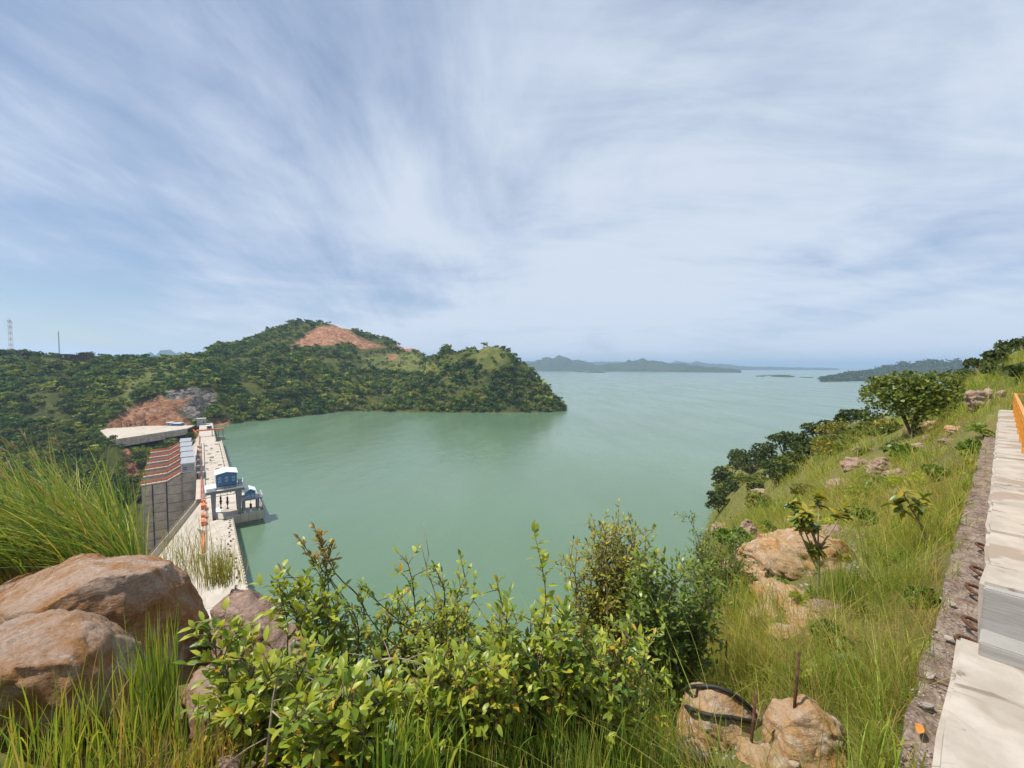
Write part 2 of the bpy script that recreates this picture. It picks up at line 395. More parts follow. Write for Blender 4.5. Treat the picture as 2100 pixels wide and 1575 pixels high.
# ------------------------------------------------------------------ near hillside (height field round the camera)
NEAR = {
 -700: [(1, 1.8), (2.5, 2.1), (4, 2.4), (5.5, 2.8), (7, 3.8), (12, 9), (20, 17), (40, 40), (80, 80), (120, 115), (150, 124)],
 100: [(1, 1.9), (2.5, 2.55), (4, 2.9), (5.0, 2.75), (5.5, 2.85), (7, 4.0), (12, 9.5), (20, 18), (40, 41), (80, 80), (120, 115), (150, 124)],
 300: [(1, 1.9), (2.5, 2.65), (4, 3.15), (5, 2.85), (6, 3.5), (10, 8.5), (20, 19), (40, 41), (80, 80), (120, 115), (150, 124)],
 420: [(1, 1.9), (2.5, 2.65), (4, 3.2), (5, 3.4), (6.5, 4.8), (10, 8.6), (20, 19), (40, 38), (80, 70), (120, 105), (160, 124)],
 500: [(1, 1.9), (2.5, 2.6), (4, 3.1), (5, 3.5), (6.5, 5.0), (10, 8.6), (20, 18), (40, 34), (75, 54), (90, 59), (105, 80), (130, 110), (160, 124)],
 540: [(1, 1.9), (2.5, 2.6), (4, 3.3), (5, 3.9), (7, 6.0), (10, 9.3), (20, 18.8), (40, 35.5), (75, 56), (90, 60), (100, 66), (110, 74)],
 585: [(1, 1.9), (2.5, 2.6), (4, 3.5), (5, 4.3), (7, 6.4), (10, 9.8), (20, 19.5), (40, 37.5), (66, 64), (80, 74)],
 800: [(1, 1.9), (2.5, 2.7), (4, 3.9), (6, 6.0), (10, 10.5), (20, 20), (40, 38), (66, 64), (80, 74)],
 1050: [(1, 1.9), (2.5, 2.8), (4, 4.2), (6, 6.5), (10, 11), (20, 21), (40, 41), (62, 64), (75, 74)],
 1250: [(1, 1.9), (2.5, 2.8), (4, 4.0), (6, 5.8), (10, 10), (20, 20), (40, 39), (68, 66), (80, 74)],
 1400: [(1, 2.0), (3, 3.1), (5, 4.3), (8, 6.2), (10, 7.7), (14, 11), (20, 17), (30, 27), (50, 46), (75, 68), (100, 74)],
 1465: [(1, 2.1), (3, 3.1), (5, 4.2), (8, 5.7), (12, 7.2), (18, 9.0), (26, 11.2), (32, 13.6), (45, 24), (100, 45), (150, 60), (173, 64.3), (200, 63.6), (246, 63.8), (256, 66), (270, 74)],
 1500: [(1, 2.2), (3, 3.1), (5, 4.1), (8, 5.5), (12, 6.9), (18, 8.8), (26, 10.9), (32, 13.0), (45, 21), (90, 35), (140, 47), (175, 56), (246, 59), (255, 62), (270, 68), (300, 74)],
 1540: [(1, 2.3), (3, 3.0), (5, 3.9), (8, 5.1), (12, 6.4), (18, 8.2), (26, 10.5), (36, 14.2), (60, 21.5), (100, 32), (150, 42), (175, 47), (200, 52), (246, 60), (270, 70), (300, 74)],
 1600: [(1, 2.4), (3, 3.0), (5, 3.7), (8, 4.6), (12, 5.6), (20, 8), (30, 10.2), (50, 15.5), (75, 20), (105, 24.5), (130, 28), (150, 34), (200, 48), (240, 58), (275, 70), (300, 74)],
 1700: [(1, 2.6), (3, 3.0), (5, 3.5), (8, 4.3), (12, 5.0), (20, 6.6), (30, 8.0), (45, 10), (65, 12), (90, 15), (105, 19), (150, 33), (220, 55), (280, 74)],
 1800: [(1, 2.8), (3, 3.0), (5, 3.4), (8, 4.1), (12, 4.7), (20, 5.4), (30, 6.2), (45, 7.5), (60, 8.8), (80, 10.5), (95, 14), (150, 33), (220, 58), (270, 74)],
 1900: [(1, 2.95), (3, 2.95), (5, 3.2), (8, 3.6), (12, 4.0), (20, 4.2), (28, 4.3), (36, 4.4), (50, 4.6), (60, 5.5), (100, 22), (160, 55), (220, 74)],
 1980: [(1, 2.95), (5, 3.0), (8, 3.05), (12, 3.2), (20, 2.6), (28, 2.2), (40, 2.3), (55, 1.5), (70, 2.0), (110, 12), (200, 45), (300, 74)],
 2040: [(1, 2.95), (4, 2.95), (8, 2.9), (15, 2.8), (19, 1.7), (30, 1.6), (45, 0.6), (60, -0.5), (75, -0.6), (110, 5), (200, 40), (300, 74)],
 2100: [(1, 2.95), (4, 2.95), (17, 2.9), (20, 1.8), (30, 0.6), (45, -1.6), (62, -2.6), (80, -2.6), (110, 0), (200, 30), (300, 74)],
 2400: [(1, 2.95), (3, 2.95), (18, 2.9), (22, 2.0), (40, -3), (70, -9), (120, -14), (300, -10)],
}
NT_, NY_ = 340, 280
T0, T1 = -2.3, 2.3
S0, S1 = math.log(1.0), math.log(330.0)
def build_field(ctrl, Ts, Ss):
    cols = sorted(ctrl); ct = np.array([colT(c) for c in cols])
    prof = np.array([np.interp(Ss, [math.log(y) for y, d in ctrl[c]], [d for y, d in ctrl[c]]) for c in cols])
    Z = np.empty((len(Ts), len(Ss)))
    for j in range(len(Ss)): Z[:, j] = np.interp(Ts, ct, prof[:, j])
    return Z
Tn = np.linspace(T0, T1, NT_); Sn = np.linspace(S0, S1, NY_)
DN = build_field(NEAR, Tn, Sn)
# smooth the kinks of the control profile a little
for _ in range(3):
    DN[1:-1] = 0.25 * DN[:-2] + 0.5 * DN[1:-1] + 0.25 * DN[2:]
    DN[:, 1:-1] = 0.25 * DN[:, :-2] + 0.5 * DN[:, 1:-1] + 0.25 * DN[:, 2:]
YY = np.exp(Sn)[None, :] * np.ones((NT_, 1)); XX = Tn[:, None] * YY
amp = np.clip(YY * 0.03, 0.03, 1.6)
ZN = HC - DN + amp * (1.4 * fbm(XX / np.clip(YY * 0.25, .5, 12), YY / np.clip(YY * 0.25, .5, 12) + 5 * np.log(YY), 3, 5)) + 0.06 * fbm(XX * 1.7, YY * 1.7, 3, 9)
def near_z(X, Y):
    X = np.asarray(X, float); Y = np.asarray(Y, float)
    fi = (X / Y - T0) / (T1 - T0) * (NT_ - 1); fj = (np.log(np.maximum(Y, 1.0)) - S0) / (S1 - S0) * (NY_ - 1)
    fi = np.clip(fi, 0, NT_ - 1.001); fj = np.clip(fj, 0, NY_ - 1.001)
    i = fi.astype(int); j = fj.astype(int); a = fi - i; b = fj - j
    return (ZN[i, j] * (1 - a) + ZN[i + 1, j] * a) * (1 - b) + (ZN[i, j + 1] * (1 - a) + ZN[i + 1, j + 1] * a) * b
def hit(px, py, y0=1.3, y1=320):
    """first point of the near hillside seen at a photo pixel"""
    a, b = ray(px, py)
    ys = np.exp(np.linspace(math.log(y0), math.log(y1), 900))
    below = (HC + b * ys) <= near_z(a * ys, ys)
    if not below.any(): return hit(px, py + 3, y0, y1) if py < 1500 else None
    Y = float(ys[np.argmax(below)])
    return Vector((a * Y, Y, float(near_z(a * Y, Y))))
def grid_faces(ni, nj):
    i, j = np.meshgrid(np.arange(ni - 1), np.arange(nj - 1), indexing='ij')
    a = (i * nj + j).ravel()
    return np.stack([a, a + nj, a + nj + 1, a + 1], 1)
Vn = np.stack([XX, YY, ZN], -1).reshape(-1, 3)
me = np_mesh('hillside', Vn, [grid_faces(NT_, NY_)], smooth=True, mats=[M['ground']])
tag(link('hillside_ground', me), kind='structure')
# ground behind the viewpoint
mb = MB(); mb.add([(-60, -40, 62.0), (60, -40, 61.0), (60, 1.0, 61.0), (2.3, 1.0, 61.0), (0, 1.0, 62.05), (-2.3, 1.0, 62.15), (-60, 1.0, 62.15)], [(0, 1, 2, 3, 4, 5, 6)])
tag(mb.build('verge_ground', M['ground']), kind='structure')

# ------------------------------------------------------------------ far bank, quarry hill and headland
FAR = {  # column: [(depth, photo row)], then falls away behind
 -900: [(260, 1080), (300, 1000), (345, 920), (385, 850), (430, 790), (480, 750), (540, 722)],
 0: [(260, 1090), (300, 1000), (345, 925), (385, 855), (430, 795), (480, 752), (540, 726)],
 110: [(260, 1090), (300, 1010), (345, 935), (385, 862), (430, 800), (480, 760), (545, 731)],
 200: [(262, 1085), (305, 1000), (350, 925), (385, 880), (400, 862), (440, 812), (490, 770), (560, 737)],
 230: [(262, 1085), (295, 1010), (316, 930), (321, 908), (383, 884), (388, 876), (396, 846), (412, 822), (450, 792), (500, 762), (570, 738)],
 330: [(280, 1050), (320, 975), (355, 920), (374, 896), (384, 885), (402, 877), (406, 862), (416, 818), (436, 803), (480, 778), (530, 755), (590, 740)],
 400: [(300, 1030), (340, 965), (375, 915), (392, 890), (405, 880), (412, 872), (420, 848), (432, 822), (455, 806), (500, 780), (550, 752), (610, 728)],
 440: [(380, 925), (418, 881), (430, 872), (445, 850), (475, 818), (525, 780), (585, 752), (650, 734), (800, 722)],
 500: [(430, 890), (455, 868), (465, 858), (505, 822), (565, 780), (625, 752), (705, 729), (850, 712)],
 560: [(450, 890), (482, 861), (495, 850), (545, 812), (595, 775), (655, 742), (755, 722), (900, 682)],
 610: [(470, 890), (508, 855), (520, 845), (555, 806), (625, 762), (705, 728), (765, 719), (855, 697), (950, 666)],
 680: [(510, 880), (550, 848), (562, 840), (605, 808), (655, 776), (725, 741), (805, 721), (845, 702), (895, 682), (950, 671)],
 740: [(530, 880), (573, 844), (585, 836), (610, 816), (665, 784), (725, 760), (805, 740), (860, 718), (905, 695), (980, 690)],
 800: [(520, 880), (560, 846), (570, 840), (592, 832), (645, 804), (705, 780), (785, 760), (855, 741), (930, 717), (1000, 703)],
 860: [(515, 880), (552, 848), (562, 842), (602, 818), (655, 790), (725, 770), (805, 751), (880, 734), (930, 724)],
 920: [(515, 880), (551, 848), (560, 843), (575, 836), (602, 804), (642, 770), (682, 747), (730, 730), (760, 725)],
 960: [(515, 880), (551, 848), (560, 842), (592, 812), (622, 780), (652, 746), (680, 724)],
 1000: [(515, 880), (551, 848), (560, 842), (587, 804), (607, 774), (627, 744), (645, 722), (660, 715)],
 1040: [(515, 880), (552, 848), (561, 840), (587, 808), (607, 776), (627, 746), (640, 730), (655, 724)],
 1080: [(520, 880), (555, 847), (563, 838), (577, 824), (597, 796), (617, 771), (628, 756)],
 1120: [(525, 880), (560, 846), (566, 838), (577, 830), (597, 808), (605, 797)],
 1148: [(530, 875), (568, 843), (573, 838), (580, 829)],
 1160: [(540, 870), (584, 841), (590, 840)],
 1185: [(540, 880), (590, 850)],
}
ctrl = {}
for c, pr in FAR.items():
    if c >= 440: pr = [(y, r - 9 * min(max((830 - r) / 80, 0), 1)) for y, r in pr]
    L = [(y, HC - at(c, r, y).z) for y, r in pr]
    if c < 420: L = [(150, 125), (225, 118)] + L
    else: L = [(300, 74)] + [(y, min(d, 76)) for y, d in L]
    y, d = L[-1]
    L += [(y * 1.12, d * 0.7 + 0.3 * 64 + 4), (y * 1.45, 72), (1900, 74)] if c > 380 else [(y * 1.15, d + 6), (y * 1.6, d + 25), (1900, 60)]
    ctrl[c] = L
NFT, NFY = 540, 300
FT0, FT1 = -2.3, 0.19
FS0, FS1 = math.log(150.0), math.log(1600.0)
Tf = np.linspace(FT0, FT1, NFT)
Sf = np.interp(np.linspace(0, 1, NFY), [0, 0.1, 0.88, 1], [FS0, math.log(270), math.log(1010), FS1])
DF = build_field(ctrl, Tf, Sf)
for _ in range(2):
    DF[1:-1] = 0.25 * DF[:-2] + 0.5 * DF[1:-1] + 0.25 * DF[2:]
    DF[:, 1:-1] = 0.25 * DF[:, :-2] + 0.5 * DF[:, 1:-1] + 0.25 * DF[:, 2:]
FY = np.exp(Sf)[None, :] * np.ones((NFT, 1)); FX = Tf[:, None] * FY
rough = np.clip((HC - DF) / 12, 0.05, 1.0)
# masks in the photo's rows/columns of each surface point
zf = HC - DF
den_ = FY * CP - (zf - HC) * SP
PXf = 1050 + F_PX * FX / den_; PYf = 787.5 - F_PX * (FY * SP + (zf - HC) * CP) / den_
def inpoly(px, py, poly):
    r = np.zeros(px.shape, bool); n = len(poly)
    for i in range(n):
        x0, y0 = poly[i]; x1, y1 = poly[(i + 1) % n]
        c = ((y0 > py) != (y1 > py)) & (px < (x1 - x0) * (py - y0) / (y1 - y0 + 1e-9) + x0); r ^= c
    return r
wob_x = PXf + 14 * fbm(FX / 22, FY / 22, 4, 31); wob_y = PYf + 9 * fbm(FX / 22, FY / 22, 4, 77)
quarry = [(592, 716), (622, 690), (648, 672), (690, 664), (712, 676), (742, 692), (790, 714), (740, 712), (700, 704), (640, 712)]
cut = [(208, 880), (240, 852), (290, 822), (330, 810), (350, 822), (362, 848), (398, 868), (392, 880)]
scars = [[(340, 830), (385, 812), (400, 815), (372, 838)], [(430, 866), (470, 858), (468, 872), (432, 880)], [(795, 728), (812, 726), (812, 738), (797, 738)], [(810, 706), (862, 718), (868, 726), (812, 712)], [(585, 716), (604, 712), (606, 720), (586, 720)], [(255, 915), (275, 930), (300, 1000), (260, 990)], [(385, 905), (402, 900), (402, 915), (388, 915)]]
greyp = [(340, 802), (380, 795), (444, 802), (442, 825), (425, 838), (408, 868), (368, 850), (352, 822)]
grassf = [[(740, 735), (800, 725), (862, 722), (880, 742), (905, 760), (870, 765), (780, 758), (740, 750)], [(255, 770), (330, 745), (400, 755), (345, 800), (290, 810), (255, 840), (235, 850)], [(970, 712), (1020, 706), (1050, 730), (1020, 760), (960, 740)]]
Rm = inpoly(wob_x, wob_y, quarry) | inpoly(wob_x, wob_y, cut)
for s_ in scars: Rm |= inpoly(wob_x, wob_y, s_)
Gm = np.zeros_like(Rm)
for s_ in grassf: Gm |= inpoly(wob_x, wob_y, s_)
Bm = inpoly(wob_x, wob_y, greyp) & ~Rm
def soft(m):
    m = m.astype(float)
    for _ in range(1):
        m[1:-1] = 0.25 * m[:-2] + 0.5 * m[1:-1] + 0.25 * m[2:]; m[:, 1:-1] = 0.25 * m[:, :-2] + 0.5 * m[:, 1:-1] + 0.25 * m[:, 2:]
    return m
Rm, Gm, Bm = soft(Rm), soft(Gm), soft(Bm)
step = np.abs(((zf / 7.0 + 1.2 * fbm(FX / 30, FY / 30, 3, 3)) % 1.0) - 0.5)
ZF = zf + rough * (9 * fbm(FX / 60, FY / 60, 4, 21) + 2.6 * fbm(FX / 11, FY / 11, 4, 22)) * (1 - 0.75 * np.maximum(Rm, Bm)) + (Rm + Bm) * (6.0 * step + 10.0 * fbm(FX / 9, FY / 9, 3, 41) - 2.5)
def far_z(X, Y, G=None):
    G = ZF if G is None else G
    fi = np.clip((X / Y - FT0) / (FT1 - FT0) * (NFT - 1), 0, NFT - 1.001)
    fj = np.clip(np.interp(np.log(Y), Sf, np.arange(NFY)), 0, NFY - 1.001)
    i = fi.astype(int); j = fj.astype(int); a = fi - i; b = fj - j
    return (G[i, j] * (1 - a) + G[i + 1, j] * a) * (1 - b) + (G[i, j + 1] * (1 - a) + G[i + 1, j + 1] * a) * b

# ------------------------------------------------------------------ dam frame (x along the crest away from us, y downstream)
DN0 = on_z(505, 1190, 4.0); DN1 = on_z(440, 882, 4.0)
du = Vector((DN1.x - DN0.x, DN1.y - DN0.y)).normalized(); dang = math.atan2(du.y, du.x)
def to_local(p): 
    r = Vector((p.x - DN0.x, p.y - DN0.y)); return Vector((r.dot(du), -r.x * du.y + r.y * du.x, p.z))
def to_world(u, v, z=0.0): return Vector((DN0.x + du.x * u - du.y * v, DN0.y + du.y * u + du.x * v, z))
def loc_z(px, py, z): return to_local(on_z(px, py, z))
def loc_u(px, py, u):
    """local point on the cross-section x = u seen at a pixel"""
    a, b = ray(px, py); k = a * du.x + du.y; c = DN0.x * du.x + DN0.y * du.y
    Y = (u + c) / k; return to_local(Vector((a * Y, Y, HC + b * Y)))

# keep the far bank below the terrace and clear of the dam body
rx, ry = FX - DN0.x, FY - DN0.y
UU = rx * du.x + ry * du.y; VV = -rx * du.y + ry * du.x
terr = np.array([loc_z(227, 903, 4)[:2], loc_z(203, 880, 4)[:2], loc_z(300, 873, 4)[:2], loc_z(400, 872, 4)[:2], loc_z(383, 879, 4)[:2]])
inside = inpoly(UU, VV, [tuple(q) for q in terr])
ZF = np.where(inside, np.minimum(ZF, 2.2), ZF)
body = (UU > 90) & (UU < 345) & (VV > -14) & (VV < 13); ZF = np.where(body, np.minimum(ZF, -6), ZF)
spill = (UU > 120) & (UU < 262) & (VV > 8) & (VV < 60); ZF = np.where(spill, np.minimum(ZF, -30), ZF)
Vf = np.stack([FX, FY, ZF], -1).reshape(-1, 3)
me = np_mesh('far_bank', Vf, [grid_faces(NFT, NFY)], col=np.stack([Rm, Gm, Bm], -1).reshape(-1, 3), smooth=True, mats=[M['hill']])
tag(link('wooded_hills_terrain', me), kind='structure')
land_far = np.maximum.reduce([Rm, Bm])

# ------------------------------------------------------------------ lake
pA = to_world(-45, 1.0); pB = to_world(470, 1.0)
poly = [(pA.x, pA.y), (0, 30), (65, 26), (30000, 13000), (30000, 34000), (-30000, 34000), (-3000, 4200), (pB.x, pB.y)]
me = bpy.data.meshes.new('lake'); me.from_pydata([(x, y, 0.0) for x, y in poly], [], [tuple(range(len(poly)))])
bm = bmesh.new(); bm.from_mesh(me); bmesh.ops.triangulate(bm, faces=bm.faces); bm.to_mesh(me); bm.free()
me.update()
if me.polygons[0].normal.z < 0: me.flip_normals()
tag(link('lake_water', me, M['water']), kind='structure')

# ------------------------------------------------------------------ distant hills
def ridge(name, prof, base_y, depth, seed, rough_=0.10, n=160, m=26):
    """prof: [(px, py of crest, depth of crest)]"""
    pxs = np.array([q[0] for q in prof], float)
    xs = np.linspace(pxs[0], pxs[-1], n)
    py = np.interp(xs, pxs, [q[1] for q in prof]); D = np.interp(xs, pxs, [q[2] for q in prof])
    a = (xs - 1050) / F_PX / CP
    zc = np.maximum(HC + D * (752 - py) / F_PX, 0.5) * (1.12 + 0.55 * fbm(xs / 14.0, xs * 0 + seed, 4, seed))
    V = []
    tt = np.linspace(-1, 1, m)
    X = (a[:, None] * (D[:, None] + tt[None, :] * depth))
    Y = D[:, None] + tt[None, :] * depth
    shp = np.clip(1 - np.abs(tt), 0, 1) ** 0.8
    Z = zc[:, None] * shp[None, :]
    sc = depth / 5
    Z = Z * (1 + 1.3 * fbm(X / sc, Y / sc, 5, seed) * (0.25 + 0.75 * np.abs(tt))[None, :]) + rough_ * zc[:, None] * fbm(X / (sc * .25), Y / (sc * .25), 3, seed + 5)
    Z[:, 0] = -4; Z[:, -1] = -4; Z[0] = np.minimum(Z[0], -1); Z[-1] = np.minimum(Z[-1], -1)
    me = np_mesh(name, np.stack([X, Y, Z], -1).reshape(-1, 3), [grid_faces(n, m)], smooth=True, mats=[M['far_forest']])
    return tag(link(name, me), kind='structure')
ridge('distant_hills', [(980, 752, 7200), (1040, 744, 7000), (1075, 740, 6800), (1105, 737, 6600), (1145, 733, 6500), (1175, 739, 6500), (1200, 744, 6500), (1230, 752, 6400), (1250, 754, 6300)], 0, 900, 3)
ridge('distant_hills', [(1180, 746, 9500), (1240, 743, 9500), (1290, 746, 9500), (1340, 747, 9500), (1390, 744, 9500), (1440, 749, 9500), (1500, 752, 9300)], 0, 1200, 8)
ridge('distant_hills', [(1215, 752, 6000), (1250, 747, 6000), (1285, 743, 5900), (1318, 740, 5800), (1345, 744, 5600), (1385, 748, 5400), (1420, 750, 5200), (1465, 754, 5000), (1505, 757, 4900), (1520, 760, 4800)], 0, 650, 13)
ridge('distant_hills', [(1400, 748, 9000), (1430, 744, 9000), (1470, 746, 9000), (1530, 752, 8800), (1600, 753, 8800), (1650, 754, 8800), (1720, 755, 8800)], 0, 1200, 17)
ridge('distant_hills', [(1560, 758, 8200), (1620, 756, 8200), (1660, 757, 8000), (1690, 758, 7800), (1715, 760, 7600)], 0, 500, 19)
ridge('distant_hills', [(1680, 777, 2150), (1720, 769, 2200), (1760, 762, 2300), (1800, 756, 2350), (1850, 749, 2400), (1890, 745, 2400), (1925, 742, 2400), (1960, 745, 2350), (1995, 748, 2300), (2060, 748, 2250), (2140, 746, 2200), (2300, 750, 2200)], 0, 520, 23, 0.12, 260, 60)
ridge('distant_hills', [(180, 741, 5200), (250, 735, 5200), (320, 728, 5200), (360, 729, 5200), (440, 735, 5200), (520, 741, 5200)], 0, 700, 29)
def islet(px, py, w, h, i):
    c = on_z(px, py, 0.0); k = c.y / F_PX; mb = MB(); n = 20
    vs = [(0, 0, h * k * 0.8)]
    for r, zz in ((0.55, 0.62), (0.85, 0.3), (1.0, -0.25)):
        for j in range(n):
            q = 2 * math.pi * j / n; rr = r * (1 + 0.2 * math.sin(3 * q + i)); vs.append((math.cos(q) * rr * w * k / 2, math.sin(q) * rr * w * k * 1.2, h * k * zz * (1 + 0.35 * math.sin(5 * q + 2 * i))))
    fs = [(0, 1 + j, 1 + (j + 1) % n) for j in range(n)]
    for r in range(2):
        for j in range(n): fs.append((1 + r * n + j, 1 + (r + 1) * n + j, 1 + (r + 1) * n + (j + 1) % n, 1 + r * n + (j + 1) % n))
    mb.add(vs, fs); o = mb.build('island_terrain', M['far_forest'], smooth=True); o.location = c; tag(o, kind='structure')
for i, (px, py, w, h) in enumerate([(1605, 772.5, 26, 4.5), (1560, 772, 12, 2.2), (1580, 770.5, 20, 1.6), (1655, 774.5, 16, 1.6), (1220, 764, 40, 3), (1190, 763, 20, 2.4)]): islet(px, py, w, h, i)

# ------------------------------------------------------------------ the dam
DZ = 4.0
dam = empty('concrete_dam', to_world(0, 0, 0), dang)
tag(dam, 'long pale concrete dam with spillway walls along the left edge of the lake', 'dam')
def dpart(name, mb, m, parent=None): return mb.build(name, m, parent or dam)
def rail_line(mb, pts, h, sp=2.4, r=0.06, rails=3):
    pts = [Vector(p) for p in pts]
    for a, b in zip(pts[:-1], pts[1:]):
        n = max(1, int((b - a).length / sp))
        for k in range(n + 1):
            p = a.lerp(b, k / n); mb.bar(p, p + Vector((0, 0, h)), r, 4)
        for k in range(rails):
            z = Vector((0, 0, h * (k + 1) / rails)); mb.bar(a + z, b + z, r, 4)
    return mb
# main body: upstream face vertical, downstream face sloping
mb = MB(); mb.extr_x([(0.3, -12), (0.3, 3.6), (9.0, 3.6), (9.0, 1.6), (52, -58), (52, -61), (0.3, -61)], -62, 106)
dpart('downstream_face', mb, M['concrete'])
mb = MB(); mb.extr_x([(0.31, -12), (0.31, 3.5), (11.8, 3.5), (12.0, -4), (30, -61), (0.31, -61)], 106.01, 262)
dpart('spillway_body', mb, M['concrete_grey'])
mb = MB(); mb.extr_x([(0.3, -12), (0.3, 3.6), (11.5, 3.6), (11.5, -2), (40, -40), (40, -61), (0.3, -61)], 262.01, 400)
dpart('far_abutment_block', mb, M['concrete'])
# crest deck slabs, one per monolith, thin joints between
slab = {}
def deck_slabs(u0, u1, v0, v1, n, z=DZ):
    w = (u1 - u0) / n; key = (round(w, 3), v0, v1)
    for k in range(n):
        if key not in slab:
            mm = MB(); mm.box(0.06, w - 0.06, v0, v1, -0.42, 0.0); slab[key] = mm.mesh('deck_slab'); slab[key].materials.append(M['concrete'])
        o = link('deck_slab', slab[key], None, dam); o.location = (u0 + k * w, 0, z + 0.012 * ((k * 7) % 3 - 1))
deck_slabs(-60, 60, 0.0, 9.0, 12)
deck_slabs(96, 264, -3.0, 12.0, 14)
deck_slabs(264, 400, 0.6, 11.5, 12)
mb = MB(); mb.box(96, 264, -3.0, 0.31, 0.4, 3.55); dpart('intake_ledge', mb, M['concrete'])
# near crest: parapet curb with notched blocks on the lake side
cm = MB(); cm.box(0, 1.1, 0, 0.35, 0, 0.55); curb = cm.mesh('curb_block'); curb.materials.append(M['concrete'])
for k in range(36):
    o = link('curb_block', curb, None, dam); o.location = (-18 + k * 2.15, 0.02, DZ + 0.02)
mb = MB(); mb.box(96, 264, -2.95, -2.55, DZ + 0.015, DZ + 0.95); dpart('lakeside_parapet', mb, M['concrete'])
mb = MB(); mb.box(264.2, 340, 0.65, 0.95, DZ + 0.015, DZ + 0.95); dpart('lakeside_parapet', mb, M['concrete'])
# dark crane rail along the deck
mb = MB(); mb.box(98, 262, 8.2, 8.5, DZ + 0.02, DZ + 0.22); dpart('crane_rail', mb, M['dark_steel'])
mb = MB(); mb.box(98, 262, -1.2, -0.95, DZ + 0.02, DZ + 0.22); dpart('crane_rail', mb, M['dark_steel'])
# gate slots and covers on the deck
rr = random.Random(5)
for k in range(56):
    mb = MB(); L = rr.uniform(0.5, 2.2); W = rr.uniform(0.3, 0.7)
    u = rr.uniform(100, 258); v = rr.choice([-0.2, 1.5, 3.2, 4.8, 6.4]) + rr.uniform(-0.3, 0.3)
    mb.box(u, u + W, v, v + L, DZ + 0.03, DZ + rr.choice([0.12, 0.2, 0.6]))
    dpart('deck_cover', mb, rr.choice([M['concrete_grey'], M['steel'], M['concrete'], M['concrete_grey']]))
for k in range(34):
    mb = MB(); u = -18 + k * 2.3 + rr.uniform(-0.5, 0.5); v = rr.choice([1.1, 1.9, 2.4]) + rr.uniform(-0.2, 0.2)
    mb.box(u, u + 0.5, v, v + 0.5, DZ + 0.03, DZ + 0.5); dpart('deck_anchor', mb, rr.choice([M['rust'], M['concrete_grey']]))
# downstream edge walkway, orange railings
mb = MB(); rail_line(mb, [(82, 9.2, DZ), (270, 11.6, DZ)], 1.5, 2.6, 0.09); dpart('orange_railing', mb, M['orange'])
mb = MB(); rail_line(mb, [(97, 10.2, DZ), (262, 10.4, DZ)], 1.3, 2.6, 0.08); dpart('orange_railing', mb, M['orange'])
mb = MB(); rail_line(mb, [(264, 11.3, DZ), (300, 11.3, DZ), (345, 16.0, DZ)], 1.6, 2.4, 0.12); dpart('orange_railing', mb, M['orange'])
mb = MB(); rail_line(mb, [(30, 8.9, DZ), (84, 8.8, DZ)], 1.2, 2.6, 0.06); dpart('orange_railing', mb, M['orange'])
for k, (u, L_, h_) in enumerate(((56, 3.6, 1.6), (66, 2.6, 1.2), (77, 4.2, 2.0), (88, 1.8, 1.2))):
    mb = MB(); mb.box(u, u + L_, 8.6, 10.0, DZ + 0.02, DZ + h_); dpart('orange_cabinet', mb, M['orange'])
mb = MB(); mb.box(28, 46, 9.2, 9.9, 1.9, DZ + 0.5); dpart('orange_guard', mb, M['orange'])
mb = MB(); mb.add([(26, 8.9, 3.9), (33, 8.9, 3.9), (30, 11.5, 3.9), (28, 9.6, 0.4)], [(0, 1, 2), (0, 3, 1), (1, 3, 2), (2, 3, 0)]); dpart('corner_bracket', mb, M['concrete'])
mb = MB(); mb.add([(50, 8.95, 3.9), (58, 8.95, 3.9), (55, 11.3, 3.9), (53, 9.6, 0.0)], [(0, 1, 2), (0, 3, 1), (1, 3, 2), (2, 3, 0)]); dpart('corner_bracket', mb, M['concrete'])
# raised side wall running down the downstream face, with handrail
mb = MB(); mb.extr_x([(9.0, 1.0), (9.0, 4.2), (52, -50.8), (52, -58)], 106.02, 107.6); dpart('side_wall', mb, M['concrete'])
mb = MB(); rail_line(mb, [(106.8, 9.0, 4.2), (106.8, 40, -35.4)], 1.3, 2.5, 0.08, 2); dpart('side_wall_handrail', mb, M['concrete'])
